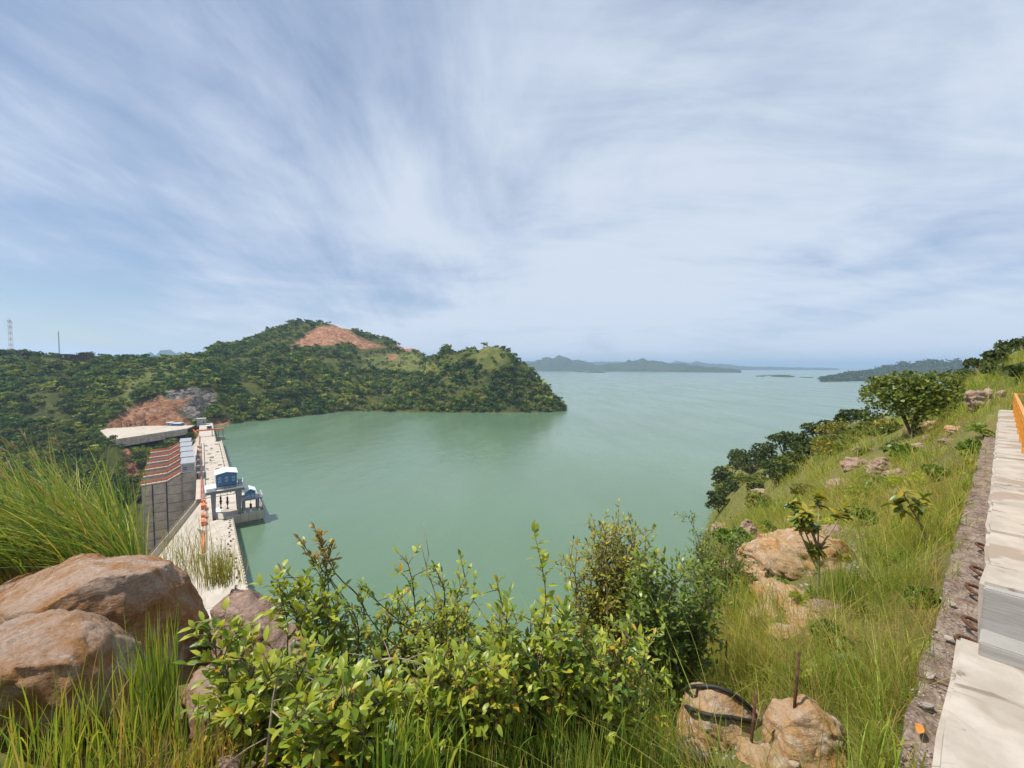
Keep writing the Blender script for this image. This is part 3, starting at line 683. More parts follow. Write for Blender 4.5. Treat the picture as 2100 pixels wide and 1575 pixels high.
# spillway training walls: each lift of concrete a block of its own
gap = (237 - 138) / 5.0
def wall_top(v): return float(np.interp(v, [11.9, 18.2, 24.0, 34.0], [8.3, 8.0, 4.5, 4.0]))
vcols = [(11.9, 18.0), (18.0, 24.2), (24.2, 29.6), (29.6, 34.0)]
for w in range(6):
    u = 138 + w * gap; wid = 2.6; v_off = 0.75 * w
    near_w = w == 0
    for ci, (va, vb) in enumerate(vcols):
        za, zb = wall_top(va), wall_top(vb)
        nl = 9 if near_w else 1
        bot = -44.0
        e = 0.30 if near_w else 0.03
        lifts = [(za, zb)] + [(za - (i + 1) * 4.6 - 1.0, zb - (i + 1) * 4.6 - 1.0 + (za - zb)) for i in range(nl - 1)] + [(bot, bot)]
        lifts[-1] = (bot, bot)
        for i in range(len(lifts) - 1):
            ta, tb = lifts[i]; ba, bb = lifts[i + 1]
            if i > 0 : tb = ta
            bb = ba
            mb = MB(); mb.extr_x([(va + v_off + e, ta - e), (vb + v_off - e, tb - e), (vb + v_off - e, bb), (va + v_off + e, ba)], u - 0.03 * ((i * 3 + ci) % 3), u + wid)
            dpart('wall_lift', mb, M['concrete_grey'])
    mb = MB(); mb.extr_x([(11.95 + v_off, 7.9), (18.1 + v_off, 7.6), (24.1 + v_off, 4.1), (33.8 + v_off, 3.6), (33.8 + v_off, -44), (11.95 + v_off, -44)], u + 0.45, u + wid - 0.12)
    dpart('wall_core', mb, M['concrete_grey'])
    # pale coping and orange rails
    mb = MB()
    for va, vb in ((18.3, 24.0), (24.0, 34.0)):
        mb.extr_x([(va + v_off, wall_top(va) + 0.02), (vb + v_off, wall_top(vb) + 0.02), (vb + v_off, wall_top(vb) + 0.5), (va + v_off, wall_top(va) + 0.5)], u - 0.25, u + wid + 0.25)
    dpart('wall_coping', mb, M['concrete'])
    for uu in (u + 0.1, u + wid - 0.1):
        mb = MB(); rail_line(mb, [(uu, 18.4 + v_off, wall_top(18.4) + 0.5), (uu, 24.0 + v_off, 5.0), (uu, 34.0 + v_off, 4.5)], 1.5, 2.0, 0.13, 3)
        dpart('orange_railing', mb, M['orange'])
    for (vj) in (24.2, 29.6):
        if near_w:
            mb = MB(); mb.box(u - 0.10, u - 0.02, vj - 0.16, vj + 0.16, -30, wall_top(vj) - 0.1); dpart('movement_joint', mb, M['dark_steel'])
mb = MB(); mb.box(137.85, 137.93, 11.2, 11.75, -44, 6.8); dpart('movement_joint', mb, M['dark_steel'])
mb = MB(); mb.box(137.95, 262, 10.9, 12.6, -44, 3.45); dpart('gate_sill', mb, M['concrete_grey'])
# gate hoist houses: grey cabins between the walls, a window each
for k in range(5):
    u = 138.4 + k * gap; v_off = 0.75 * k + 0.35
    hb = empty('hoist_house', (u, 12.2 + v_off, 8.1)); hb.parent = dam
    mb = MB(); mb.box(0, gap - 3.2, 0, 5.6, 0, 4.6); dpart('wall', mb, M['grey_panel'], hb)
    mb = MB(); mb.box(-0.35, gap - 2.9, -0.3, 5.9, 4.63, 4.95); dpart('roof', mb, M['grey_panel'], hb)
    mb = MB()
    for z in (0.0,): mb.box(-0.10, -0.02, 0, 5.6, z, z + 0.25).box(-0.10, -0.02, 0, 0.2, z, 4.6).box(-0.10, -0.02, 5.4, 5.6, z, 4.6).box(-0.12, -0.02, 0.2, 5.4, 4.35, 4.6)
    dpart('white_trim', mb, M['white'], hb)
    mb = MB(); mb.box(-0.09, -0.02, 3.4, 4.7, 1.5, 2.9); dpart('window', mb, M['glass'], hb)
    mb = MB(); mb.box(-0.13, -0.09, 3.35, 4.75, 2.15, 2.25).box(-0.13, -0.09, 4.0, 4.1, 1.5, 2.9); dpart('window_bar', mb, M['white'], hb)
for k in range(6):
    u = 139 + k * gap; mb = MB(); mb.box(u, u + 1.6, 10.0, 11.3, DZ + 0.1, DZ + 1.7); dpart('hoist_cabinet', mb, M['grey_panel'])
    mb = MB(); mb.box(u + 4, u + 8, 10.3, 12.2, DZ + 0.1, DZ + 1.4); dpart('hoist_base', mb, M['concrete_grey'])

# intake platform that stands out into the lake under the crane
plat = empty('intake_platform', to_world(60, 0, 0), dang)
tag(plat, 'boxy concrete intake platform jutting over the water below the crane', 'platform')
mb = MB(); mb.box(0, 36, -10.6, 7.9, 1.1, 3.5); mb.box(0.6, 35.4, -9.6, 7.9, -8, 1.1); mb.build('slab', M['concrete_grey'], plat)
mb = MB(); mb.box(0.3, 35.7, -10.3, 7.9, 3.503, 3.75); mb.build('deck', M['concrete'], plat)
for k in range(4):
    mb = MB(); mb.box(-0.25, 0.0, -10.6 + k * 2.72, -10.6 + k * 2.72 + 2.6, 1.2, 4.7); mb.build('parapet_panel', M['concrete'], plat)
for k in range(9):
    mb = MB(); mb.box(k * 4.0, k * 4.0 + 3.85, -10.85, -10.6, 1.2, 4.7); mb.build('parapet_panel', M['concrete'], plat)
for v in (-6.5, -4.4, -9.4): 
    mb = MB(); mb.box(1.0, 1.9, v, v + 0.6, 3.76, 5.2); mb.build('bollard', M['white'], plat)
mb = MB(); mb.box(9, 17, 3.5, 6.4, 3.76, 3.9); mb.build('hatch_cover', M['white'], plat)

# gantry crane with two blue machine houses
cr = empty('gantry_crane', to_world(61.5, 0, 3.76), dang)
tag(cr, 'grey steel gantry crane with two blue cabins standing on the dam crest', 'crane')
def cpart(name, mb, m, parent=None): return mb.build(name, m, parent or cr)
ZT = 10.2
for (u, v) in ((0, 6.0), (0, -2.4), (9.5, 6.0), (9.5, -2.4)):
    mb = MB(); s = 0.75
    mb.add([(u - .45, v - s * .7, 0.9), (u + .45, v - s * .7, 0.9), (u + .45, v + s * .7, 0.9), (u - .45, v + s * .7, 0.9),
            (u - .6, v - s * 1.15, ZT), (u + .6, v - s * 1.15, ZT), (u + .6, v + s * 1.15, ZT), (u - .6, v + s * 1.15, ZT)],
           [(3, 2, 1, 0), (4, 5, 6, 7), (0, 1, 5, 4), (1, 2, 6, 5), (2, 3, 7, 6), (3, 0, 4, 7)])
    cpart('leg', mb, M['steel'])
    mb = MB(); mb.box(u - 1.3, u + 1.3, v - 0.45, v + 0.45, 0.1, 0.88); cpart('wheel_bogie', mb, M['dark_steel'])
for v in (6.0, -2.4):
    mb = MB(); mb.box(0.45, 9.05, v - 0.3, v + 0.3, 1.4, 2.2); cpart('sill_beam', mb, M['steel'])
for u in (-0.5, 9.0):
    mb = MB(); mb.box(u, u + 1.0, -4.2, 8.4, ZT + 0.02, ZT + 1.25); cpart('main_girder', mb, M['steel'])
mb = MB(); mb.box(-1.2, 10.7, -4.4, 8.6, ZT + 1.26, ZT + 1.42); cpart('platform', mb, M['white'])
mb = MB(); rail_line(mb, [(-1.1, 8.5, ZT + 1.42), (-1.1, -4.3, ZT + 1.42), (10.6, -4.3, ZT + 1.42)], 1.2, 1.3, 0.05); cpart('railing', mb, M['white'])
mb = MB(); mb.box(-0.9, 3.5, 5.4, 8.2, ZT + 1.43, ZT + 2.6); cpart('cable_drum_box', mb, M['white'])
mb = MB(); mb.box(1.5, 4.5, -3.6, -2.2, ZT + 1.43, ZT + 3.6); cpart('winch_box', mb, M['grey_panel'])
mb = MB(); mb.box(0.2, 9.0, -1.7, 4.9, ZT + 1.43, ZT + 2.6); cpart('trolley_frame', mb, M['dark_steel'])
def cabin(parent, u0, u1, v0, v1, z0, z1, ridge_h, wins):
    c = empty('blue_cabin', (0, 0, 0)); c.parent = parent
    vm = (v0 + v1) / 2
    mb = MB(); mb.extr_x([(v0, z0), (v1, z0), (v1, z1), (vm, z1 + ridge_h), (v0, z1)], u0, u1); mb.build('wall', M['blue'], c)
    # standing seams of the sheet metal, front face
    mb = MB(); n = int((v1 - v0) / 0.75)
    for k in range(1, n): 
        v = v0 + (v1 - v0) * k / n; mb.box(u0 - 0.05, u0 - 0.003, v - 0.03, v + 0.03, z0 + 0.05, z1)
    mb.build('sheet_seam', M['blue'], c)
    th = 0.22; o = 0.35
    sl = ridge_h / (vm - v0)
    mb = MB(); mb.extr_x([(v0 - o, z1 - o * sl + 0.03), (vm, z1 + ridge_h + 0.03), (vm, z1 + ridge_h + th), (v0 - o, z1 - o * sl + th)], u0 - 0.35, u1 + 0.35); mb.build('roof_sheet', M['white'], c)
    mb = MB(); mb.extr_x([(v1 + o, z1 - o * sl + 0.03), (vm + 0.004, z1 + ridge_h + 0.03), (vm + 0.004, z1 + ridge_h + th), (v1 + o, z1 - o * sl + th)], u0 - 0.35, u1 + 0.35); mb.build('roof_sheet', M['white'], c)
    for (v, z) in wins:
        mb = MB(); mb.box(u0 - 0.10, u0 - 0.055, v - 0.46, v + 0.46, z - 0.32, z + 0.32); w = mb.build('window_frame', M['white'], c)
        for s in (-1, 1):
            mb = MB(); mb.box(u0 - 0.135, u0 - 0.104, v + s * 0.2 - 0.15, v + s * 0.2 + 0.15, z - 0.2, z + 0.2); mb.build('pane', M['glass'], w)
    return c
zb = ZT + 2.7
cabin(cr, 0.4, 9.2, -1.8, 5.0, zb, zb + 4.6, 0.75, [(v, z) for v in (3.8, 1.6, -0.6) for z in (zb + 1.9, zb + 3.1)])
# hooks and lifting beams under the girder
for v, z in ((3.6, 3.0), (1.4, 2.4)):
    h = MB(); h.bar((4.5, v, ZT), (4.5, v, z + 4), 0.09, 5); h.box(4.0, 5.0, v - 0.3, v + 0.3, z + 1.6, z + 4.6); h.box(4.2, 4.8, v - 0.5, v + 0.5, z + 2.4, z + 2.8); h.bar((4.5, v, z), (4.5, v, z + 1.7), 0.16, 6); h.box(4.2, 4.8, v - 0.4, v + 0.4, z - 0.2, z + 0.2)
    cpart('hoist_hook', h, M['dark_steel'])
# lower side gantry
for (u, v) in ((0, -3.95), (0, -8.8), (6, -3.95), (6, -8.8)):
    mb = MB(); mb.box(u - .4, u + .4, v - .4, v + .4, 0.05, 5.6); cpart('side_leg', mb, M['steel'])
mb = MB(); mb.box(-0.9, 7.0, -10.4, -3.3, 5.62, 6.1); cpart('side_platform', mb, M['steel'])
mb = MB(); rail_line(mb, [(-0.8, -3.4, 6.1), (-0.8, -10.3, 6.1), (6.9, -10.3, 6.1)], 1.2, 1.1, 0.05); cpart('railing', mb, M['white'])
cabin(cr, -0.2, 5.4, -7.9, -4.5, 6.12, 9.1, 0.9, [(-5.4, 7.6), (-7.0, 7.6)])
h = MB(); h.bar((3, -6.4, 5.6), (3, -6.4, 2.0), 0.08, 5); h.box(2.6, 3.4, -6.8, -6.0, 1.2, 3.0); cpart('hoist_hook', h, M['dark_steel'])
mb = MB(); 
for v in (-9.6, -10.1): mb.bar((0.2, v, 0.2), (0.2, v, 7.2), 0.05, 4)
for k in range(14): mb.bar((0.2, -9.6, 0.4 + k * 0.5), (0.2, -10.1, 0.4 + k * 0.5), 0.04, 4)
cpart('ladder', mb, M['dark_steel'])

# small red gantry at the far end
rg = empty('gate_gantry', to_world(298, 0, DZ), dang)
tag(rg, 'low red steel gantry with a small grey cabin at the far end of the dam', 'crane')
mb = MB(); mb.box(0, 2.6, -6.0, 13.5, 5.0, 6.1); mb.build('beam', M['orange'], rg)
for u, v, z0 in ((0.4, 12.5, 0.05), (2.0, 12.5, 0.05), (0.4, 2.4, 0.05), (2.0, 2.4, 0.05), (0.4, -5.2, -5.0), (2.0, -5.2, -5.0), (0.4, -2.0, -5), (2.0, -2.0, -5)):
    mb = MB(); mb.box(u - 0.25, u + 0.25, v - 0.25, v + 0.25, z0, 4.98); mb.build('leg', M['steel'], rg)
mb = MB(); mb.box(0.2, 5.0, 2.4, 6.0, 6.12, 9.0); mb.build('cabin', M['grey_panel'], rg)
mb = MB(); mb.box(0.1, 0.17, 2.9, 5.5, 7.0, 8.4); mb.build('window', M['glass'], rg)
mb = MB(); mb.box(0.0, 5.3, 2.2, 6.2, 9.02, 9.3); mb.build('roof', M['white'], rg)
mb = MB(); mb.box(-0.5, 4.0, -6.5, -1.0, -6, -1.4); mb.build('gate_pier', M['concrete_grey'], rg)

# grey cubic house where the dam meets the far bank
pb = loc_z(410, 872, DZ); g = empty('control_house', to_world(pb.x, pb.y, DZ), dang)
tag(g, 'small grey concrete block house where the dam meets the far bank', 'building')
mb = MB(); mb.box(0, 7, -5.0, 2.5, -1.5, 6.2); mb.build('wall', M['grey_panel'], g)
mb = MB(); mb.box(-0.3, 7.3, -5.3, 2.8, 6.22, 6.7); mb.build('roof', M['concrete'], g)
mb = MB(); mb.box(-0.08, -0.02, -3.8, -2.5, 2.2, 3.5); mb.build('window', M['glass'], g)

# ------------------------------------------------------------------ access terrace on the far bank
tp = [to_world(q[0], q[1]) for q in terr]
mb = MB(); mb.prism([(q.x, q.y) for q in tp], 3.0, DZ); tag(mb.build('terrace_road', M['concrete']), kind='structure')
rw = empty('retaining_wall', (tp[0].x, tp[0].y, 0)); tag(rw, 'grey concrete retaining wall under the pale access terrace', 'wall')
a_, b_ = Vector((tp[0].x, tp[0].y, 0)), Vector((tp[4].x, tp[4].y, 0)); wv = b_ - a_; nw = 9
wn_ = Vector((wv.y, -wv.x, 0)).normalized()
for k in range(nw):
    p0 = wv * (k / nw + 0.002); p1 = wv * ((k + 1) / nw - 0.002); dn = -2.5 if k < 6 else -1.5
    mb = MB(); mb.prism([(p0.x + wn_.x * .1, p0.y + wn_.y * .1), (p1.x + wn_.x * .1, p1.y + wn_.y * .1), (p1.x + wn_.x * 1.0, p1.y + wn_.y * 1.0), (p0.x + wn_.x * 1.0, p0.y + wn_.y * 1.0)], dn, DZ + 0.35)
    mb.build('wall_panel', M['concrete_grey'], rw)
def hut(name, label, px0, px1, py, z, h, wallm, roofm, split=False):
    a, b = on_z(px0, py, z), on_z(px1, py, z); d = (b - a); L = d.length; rz = math.atan2(d.y, d.x)
    o = empty(name, a, rz); tag(o, label, 'building')
    mb = MB(); mb.box(0, L, 0, 5, 0, h); mb.build('wall', wallm, o)
    mb = MB(); mb.box(-0.3, L + 0.3, -0.5, 5.3, h + 0.02, h + 0.35); mb.build('roof', roofm, o)
    for k in range(max(1, int(L / 4))):
        x = 1.6 + k * 4
        if x + 1.2 < L: mb = MB(); mb.box(x, x + 1.2, -0.06, -0.01, h * 0.4, h * 0.75); mb.build('window', M['glass'], o)
hut('white_hut', 'white roofed hut on the terrace beside a blue container', 341, 351, 873.5, DZ + 0.01, 3.2, M['grey_panel'], M['white'])
hut('blue_container', 'long blue container hut standing on the far access terrace', 352, 369, 873.5, DZ + 0.01, 2.4, M['blue'], M['white'])

# ------------------------------------------------------------------ things on the far left skyline
def ridge_ground(px, Y):
    X = colT(px) * Y; return Vector((X, Y, float(far_z(np.array(X), np.array(Y)))))
mast_red = simple('mast_red', (0.45, 0.10, 0.08), 0.6, 0.1)
def mast(name, label, px, Y, top_py, w, guy=False):
    b = ridge_ground(px, Y); h = at(px, top_py, Y).z - b.z; o = empty(name, b); tag(o, label, 'mast')
    n = 12
    for k in range(n):
        z0, z1 = h * k / n, h * (k + 1) / n; w0 = w * (1 - 0.35 * k / n); w1 = w * (1 - 0.35 * (k + 1) / n); mb = MB()
        for sx, sy in ((-1, -1), (1, -1), (1, 1), (-1, 1)):
            mb.bar((sx * w0, sy * w0, z0), (sx * w1, sy * w1, z1), 0.10 if not guy else 0.07, 4)
        for s in (-1, 1):
            mb.bar((-w0, s * w0, z0), (w1, s * w1, z1), 0.06, 4); mb.bar((s * w0, -w0, z0), (s * w1, w1, z1), 0.06, 4)
            mb.bar((w0, s * w0, z0), (-w1, s * w1, z1), 0.06, 4)
        mb.build('lattice_section', mast_red if (k % 2 and not guy) else (M['white'] if not guy else M['steel']), o)
    if not guy:
        for k, (z, s) in enumerate(((0.97, 1.0), (0.93, 0.9), (0.84, .7), (0.78, .6), (0.70, .6))):
            for j in range(3):
                an = 2.1 * j + k; mb = MB(); mb.box(-0.25, 0.25, -0.2, 0.2, -1.0 * s, 1.0 * s); q = mb.build('antenna', M['white'], o)
                q.location = (math.cos(an) * w * 1.3, math.sin(an) * w * 1.3, h * z)
    mb = MB(); mb.bar((0, 0, h), (0, 0, h + 3), 0.08, 4); mb.build('lightning_rod', M['steel'], o)
mast('radio_mast', 'tall red and white lattice mast with antennas on the left skyline', 39, 540, 656, 1.5)
mast('slim_mast', 'slim grey lattice mast rising behind the unfinished building', 136, 560, 680, 0.45, True)
b = ridge_ground(160, 545) + Vector((0, 0, 3.0)); o = empty('unfinished_building', b, math.radians(8)); tag(o, 'dark unfinished low building of open bays on the left ridge', 'building')
for x0, x1, h in ((-16, -4, 6.5), (-4.1, 6, 5.0), (6.1, 17, 8.0)):
    mb = MB(); mb.box(x0, x1, 2.5, 10, -6, h - 0.6); mb.build('wall', M['brown_wall'], o)
    mb = MB(); mb.box(x0 - .3, x1 + .3, -0.6, 10.2, h - 0.58, h); mb.build('roof_slab', M['brown_wall'], o)
    for k in range(4):
        x = x0 + (x1 - x0 - 0.7) * k / 3; mb = MB(); mb.box(x, x + 0.6, -0.3, 0.3, -6, h - 0.6); mb.build('column', M['brown_wall'], o)
for x in (-13, -6.5): mb = MB(); mb.box(x, x + 2.6, 2.4, 2.48, 1.5, 4.6); mb.build('white_panel', M['white'], o)
b = ridge_ground(228, 575); o = empty('long_shed', b, math.radians(5)); tag(o, 'long low pale shed with a flat roof right of the unfinished building', 'building')
mb = MB(); mb.box(-18, 20, 0, 8, -2, 4.2); mb.build('wall', simple('shed_wall', (0.33, 0.36, 0.36), 0.7, 0.1, 0.3), o)
mb = MB(); mb.box(-18.4, 20.4, -0.4, 8.4, 4.22, 4.6); mb.build('roof', M['white'], o)

# ------------------------------------------------------------------ trees
def rand_rot(n, rng):
    q = rng.normal(size=(n, 4)); q /= np.linalg.norm(q, axis=1)[:, None]
    w, x, y, z = q.T
    return np.stack([1 - 2 * (y * y + z * z), 2 * (x * y - z * w), 2 * (x * z + y * w), 2 * (x * y + z * w), 1 - 2 * (x * x + z * z), 2 * (y * z - x * w), 2 * (x * z - y * w), 2 * (y * z + x * w), 1 - 2 * (x * x + y * y)], 1).reshape(n, 3, 3)
CARD = np.array([(-0.5, -0.32, 0.0), (0.5, -0.28, 0.05), (0.34, 0.42, -0.03), (-0.42, 0.36, 0.1), ], float)
def crown_pts(rng, n, lobes, H, R, z0):
    c = []
    for k in range(lobes):
        a = rng.uniform(0, 6.28); r = R * 0.62 * math.sqrt(rng.uniform(0, 1)); c.append((r * math.cos(a), r * math.sin(a), z0 + (H - z0) * rng.uniform(0.22, 0.8), R * rng.uniform(0.34, 0.55)))
    c = np.array(c); k = rng.integers(0, lobes, n)
    d = rng.normal(size=(n, 3)); d /= np.linalg.norm(d, axis=1)[:, None]; d[:, 2] = np.where(d[:, 2] < -0.35, -d[:, 2], d[:, 2])
    rad = c[k, 3] * rng.uniform(0.72, 1.08, n)
    p = c[k, :3] + d * rad[:, None] * np.array([1, 1, 0.72])
    return p, c
def crown_mesh(rng, n, lobes, H, R, z0, size):
    p, c = crown_pts(rng, n, lobes, H, R, z0)
    rot = rand_rot(n, rng); s = size * rng.uniform(0.6, 1.3, n)
    V = np.einsum('nij,vj->nvi', rot, CARD) * s[:, None, None] + p[:, None, :]
    F = np.arange(n * 4).reshape(n, 4)
    return V.reshape(-1, 3), F, c
def trunk_mb(c, H, z0, r0):
    mb = MB(); top = Vector((0, 0, z0)); mb.tube([(0, 0, -1.2), (0.05 * r0, 0, z0 * 0.5), top], [r0 * 1.25, r0, r0 * 0.8], 6)
    for q in c[:7]: mb.tube([top, (q[0] * .5, q[1] * .5, z0 + (q[2] - z0) * .6), (q[0], q[1], q[2])], [r0 * .6, r0 * .4, r0 * .15], 5)
    return mb
prg = np.random.default_rng(3)
# low-detail crowns for the forest mass
PROTO = [crown_mesh(prg, 38, 5 + k % 3, 1.0, 0.62 + 0.06 * (k % 3), 0.12, 0.30) for k in range(6)]
# detailed shared meshes for trees that stand as single things
TREES = []
for k in range(5):
    V, F, c = crown_mesh(prg, 300, 8 + k, 1.0, 0.60, 0.18, 0.135)
    me = np_mesh('crown', V, [F], mats=[M['tree_leaf']]); tm = trunk_mb(c, 1.0, 0.22, 0.03).mesh('trunk'); tm.materials.append(M['bark'])
    TREES.append((me, tm))
frng = np.random.default_rng(21)
N = 56000
fi = frng.uniform(0, NFT - 1, N); fj = frng.uniform(NFY * 0.06, NFY - 1.01, N)
Tt = FT0 + (FT1 - FT0) * fi / (NFT - 1); Ys = np.exp(np.interp(fj, np.arange(NFY), Sf)); Xs = Tt * Ys
Zs = far_z(Xs, Ys); mk = far_z(Xs, Ys, np.maximum(Rm, Bm)); gk = far_z(Xs, Ys, Gm)
# roughly even ground density
dens = (Ys / 520.0) ** 1.0
patch = fbm(Xs / 26, Ys / 26, 4, 55)
keep = (Zs > 0.4) | (VVs_ := ((Xs - DN0.x) * -du.y + (Ys - DN0.y) * du.x) > 16)
keep &= (frng.uniform(0, 1, N) < dens * 0.95) & (mk < 0.25) & ((gk < 0.5) | (frng.uniform(0, 1, N) < 0.30)) & (Zs > -59) & (patch > -0.14)
uu = (Xs - DN0.x) * du.x + (Ys - DN0.y) * du.y; vv = -(Xs - DN0.x) * du.y + (Ys - DN0.y) * du.x
keep &= ~((uu > 60) & (uu < 262) & (vv > -14) & (vv < 62)) & ~((uu > -60) & (uu < 400) & (vv > -6) & (vv < 13))
keep &= ~inpoly(uu, vv, [tuple(q) for q in terr])
front = [tuple(terr[0] + np.array([-14, 0])), tuple(terr[0]), tuple(terr[4]), tuple(terr[4] + np.array([-10, 0]))]
dX, dY = Xs - ridge_ground(160, 545).x, Ys - 545
keep &= ~((np.abs(dX + 0.96 * 0) < 34) & (dY > -34) & (dY < 22))
# leave out trees that stand wholly behind a crest or far outside the view
el = np.maximum.accumulate((ZF - HC) / FY, axis=1); eh = far_z(Xs, Ys * 0.985, el)
keep &= ((Zs + 13.0 - HC) / Ys > eh) & (Xs / Ys > -1.62) & (Ys < 1120)
Xs, Ys, Zs, uu, vv, patch = (q[keep] for q in (Xs, Ys, Zs, uu, vv, patch))
n = len(Xs)
size = np.clip(np.exp(frng.normal(1.58, 0.34, n)), 2.4, 11.0) * (0.75 + 1.0 * np.clip(patch + 0.25, 0, 0.5))
size = np.where(inpoly(uu, vv, front), np.minimum(size, 3.5), size)
shore = (Zs < 4) & (vv < 0)
size = np.where(shore, np.clip(size, 4.5, 7.5), size)
app = size / Ys
inview = (Xs / Ys > -1.30) & (Ys < 640)
order = np.argsort(-np.where(inview, app, 0)); single = np.zeros(n, bool); single[order[:290]] = True
pz = fbm(Xs / 45, Ys / 45, 4, 88)
hue = np.clip(frng.uniform(0, 1, n) * 0.75 + 0.15 + 0.9 * pz, 0, 1); val = frng.uniform(0.7, 1.3, n)
c_dark = np.array([0.052, 0.100, 0.020]); c_mid = np.array([0.105, 0.170, 0.028]); c_yel = np.array([0.235, 0.255, 0.040])
tcol = np.where((hue < 0.42)[:, None], c_dark, np.where((hue < 0.70)[:, None], c_mid, c_yel)) * val[:, None]
ang = frng.uniform(0, 6.28, n); wide = frng.uniform(0.9, 1.35, n)
AV, AF, AC, off = [], [], [], 0
for k in range(6):
    idx = np.where(~single & (np.arange(n) % 6 == k))[0]
    V, F, _ = PROTO[k]; ca, sa = np.cos(ang[idx]), np.sin(ang[idx])
    sx = size[idx] * wide[idx]
    W = np.empty((len(idx), len(V), 3))
    W[..., 0] = (V[None, :, 0] * ca[:, None] - V[None, :, 1] * sa[:, None]) * sx[:, None] + Xs[idx][:, None]
    W[..., 1] = (V[None, :, 0] * sa[:, None] + V[None, :, 1] * ca[:, None]) * sx[:, None] + Ys[idx][:, None]
    W[..., 2] = V[None, :, 2] * size[idx][:, None] + Zs[idx][:, None] - 0.4
    AV.append(W.reshape(-1, 3)); AF.append((F[None] + (off + np.arange(len(idx)) * len(V))[:, None, None]).reshape(-1, 4)); off += len(idx) * len(V)
    cc = np.repeat(tcol[idx], len(V), 0) * (0.8 + 0.4 * frng.uniform(0, 1, (len(idx) * len(V) // 4, 1)).repeat(4, 0)); AC.append(cc)
me = np_mesh('forest', np.concatenate(AV), [np.concatenate(AF)], col=np.concatenate(AC), mats=[M['forest']])
tag(link('forest', me), 'dense green woodland covering the hills beyond the dam and lake', 'forest', kind='stuff')
def PXY(x, y, z):
    d = y * CP - (z - HC) * SP; return 1050 + F_PX * x / d, 787.5 - F_PX * (y * SP + (z - HC) * CP) / d
for i in np.where(single)[0]:
    cm_, tm_ = TREES[int(i) % 5]
    o = empty('hillside_tree', (Xs[i], Ys[i], Zs[i] - 0.3), float(ang[i])); o.scale = (size[i] * wide[i], size[i] * wide[i], size[i])
    link('crown', cm_, None, o); link('trunk', tm_, None, o)
    q = PXY(Xs[i], Ys[i], Zs[i])
    if vv[i] > 12 and uu[i] < 420:
        side = 'at the far left edge' if q[0] < 25 else 'under the red and white mast' if q[0] < 85 else 'under the slim grey mast' if q[0] < 140 else 'under the unfinished building' if q[0] < 195 else 'under the long pale shed' if q[0] < 265 else 'left of the red cut'
        if 200 < q[0] < 400 and q[1] > 880: lab = 'leafy bushy tree below the pale access terrace' + (', towards its left end' if q[0] < 290 else ', towards the dam')
        else: lab = 'leafy green tree ' + ('high on the gorge slope ' if q[1] < 775 else 'halfway down the gorge slope ' if q[1] < 850 else 'low on the gorge slope ') + side
        tag(o, lab, 'tree', 'trees on the gorge slope')
    elif Xs[i] / Ys[i] < -0.42: tag(o, 'leafy green tree on the slope behind the dam end, ' + ('above the grey rock' if q[0] < 450 else 'close to the water' if q[1] > 820 else 'halfway up' if q[1] > 780 else 'high up'), 'tree', 'trees behind the dam')
    else: tag(o, 'leafy green tree on the wooded headland rising from the lake', 'tree', 'trees on the headland')
# small crowns on the nearer distant hill and the islets
AV, AF, AC, off = [], [], [], 0
m = 2600
px = frng.uniform(1685, 2200, m); tt = frng.uniform(-0.97, 0.12, m)
dg = bpy.context.evaluated_depsgraph_get()
rh = [o for o in bpy.data.objects if o.name.startswith('distant_hills')][5]
rc = np.empty(len(rh.data.vertices) * 3, np.float32); rh.data.vertices.foreach_get('co', rc); rc = rc.reshape(-1, 3)
sel = frng.integers(0, len(rc), 9000); sel = sel[(rc[sel, 2] > 1.5)]
pts = rc[sel] + frng.normal(size=(len(sel), 3)) * np.array([14, 10, 0.5]); m = len(pts)
octa = np.array([(1, 0, 0), (0, 1, 0), (-1, 0, 0), (0, -1, 0), (0, 0, 0.8), (0, 0, -0.6)], float); of = np.array([(0, 1, 4), (1, 2, 4), (2, 3, 4), (3, 0, 4), (1, 0, 5), (2, 1, 5), (3, 2, 5), (0, 3, 5)])
s = frng.uniform(3.0, 6.5, m)
V = octa[None] * s[:, None, None] * (1 + 0.3 * frng.normal(size=(m, 6, 1))) + pts[:, None, :]
F = (of[None] + (np.arange(m) * 6)[:, None, None]).reshape(-1, 3)
C = np.repeat(np.array([0.030, 0.050, 0.020])[None] * frng.uniform(0.6, 1.8, (m, 1)), 6, 0)
me = np_mesh('far_forest', V.reshape(-1, 3), [F], col=C, mats=[M['forest']])
tag(link('distant_forest', me), 'dark green woodland on the hill across the lake at right', 'forest', kind='stuff')

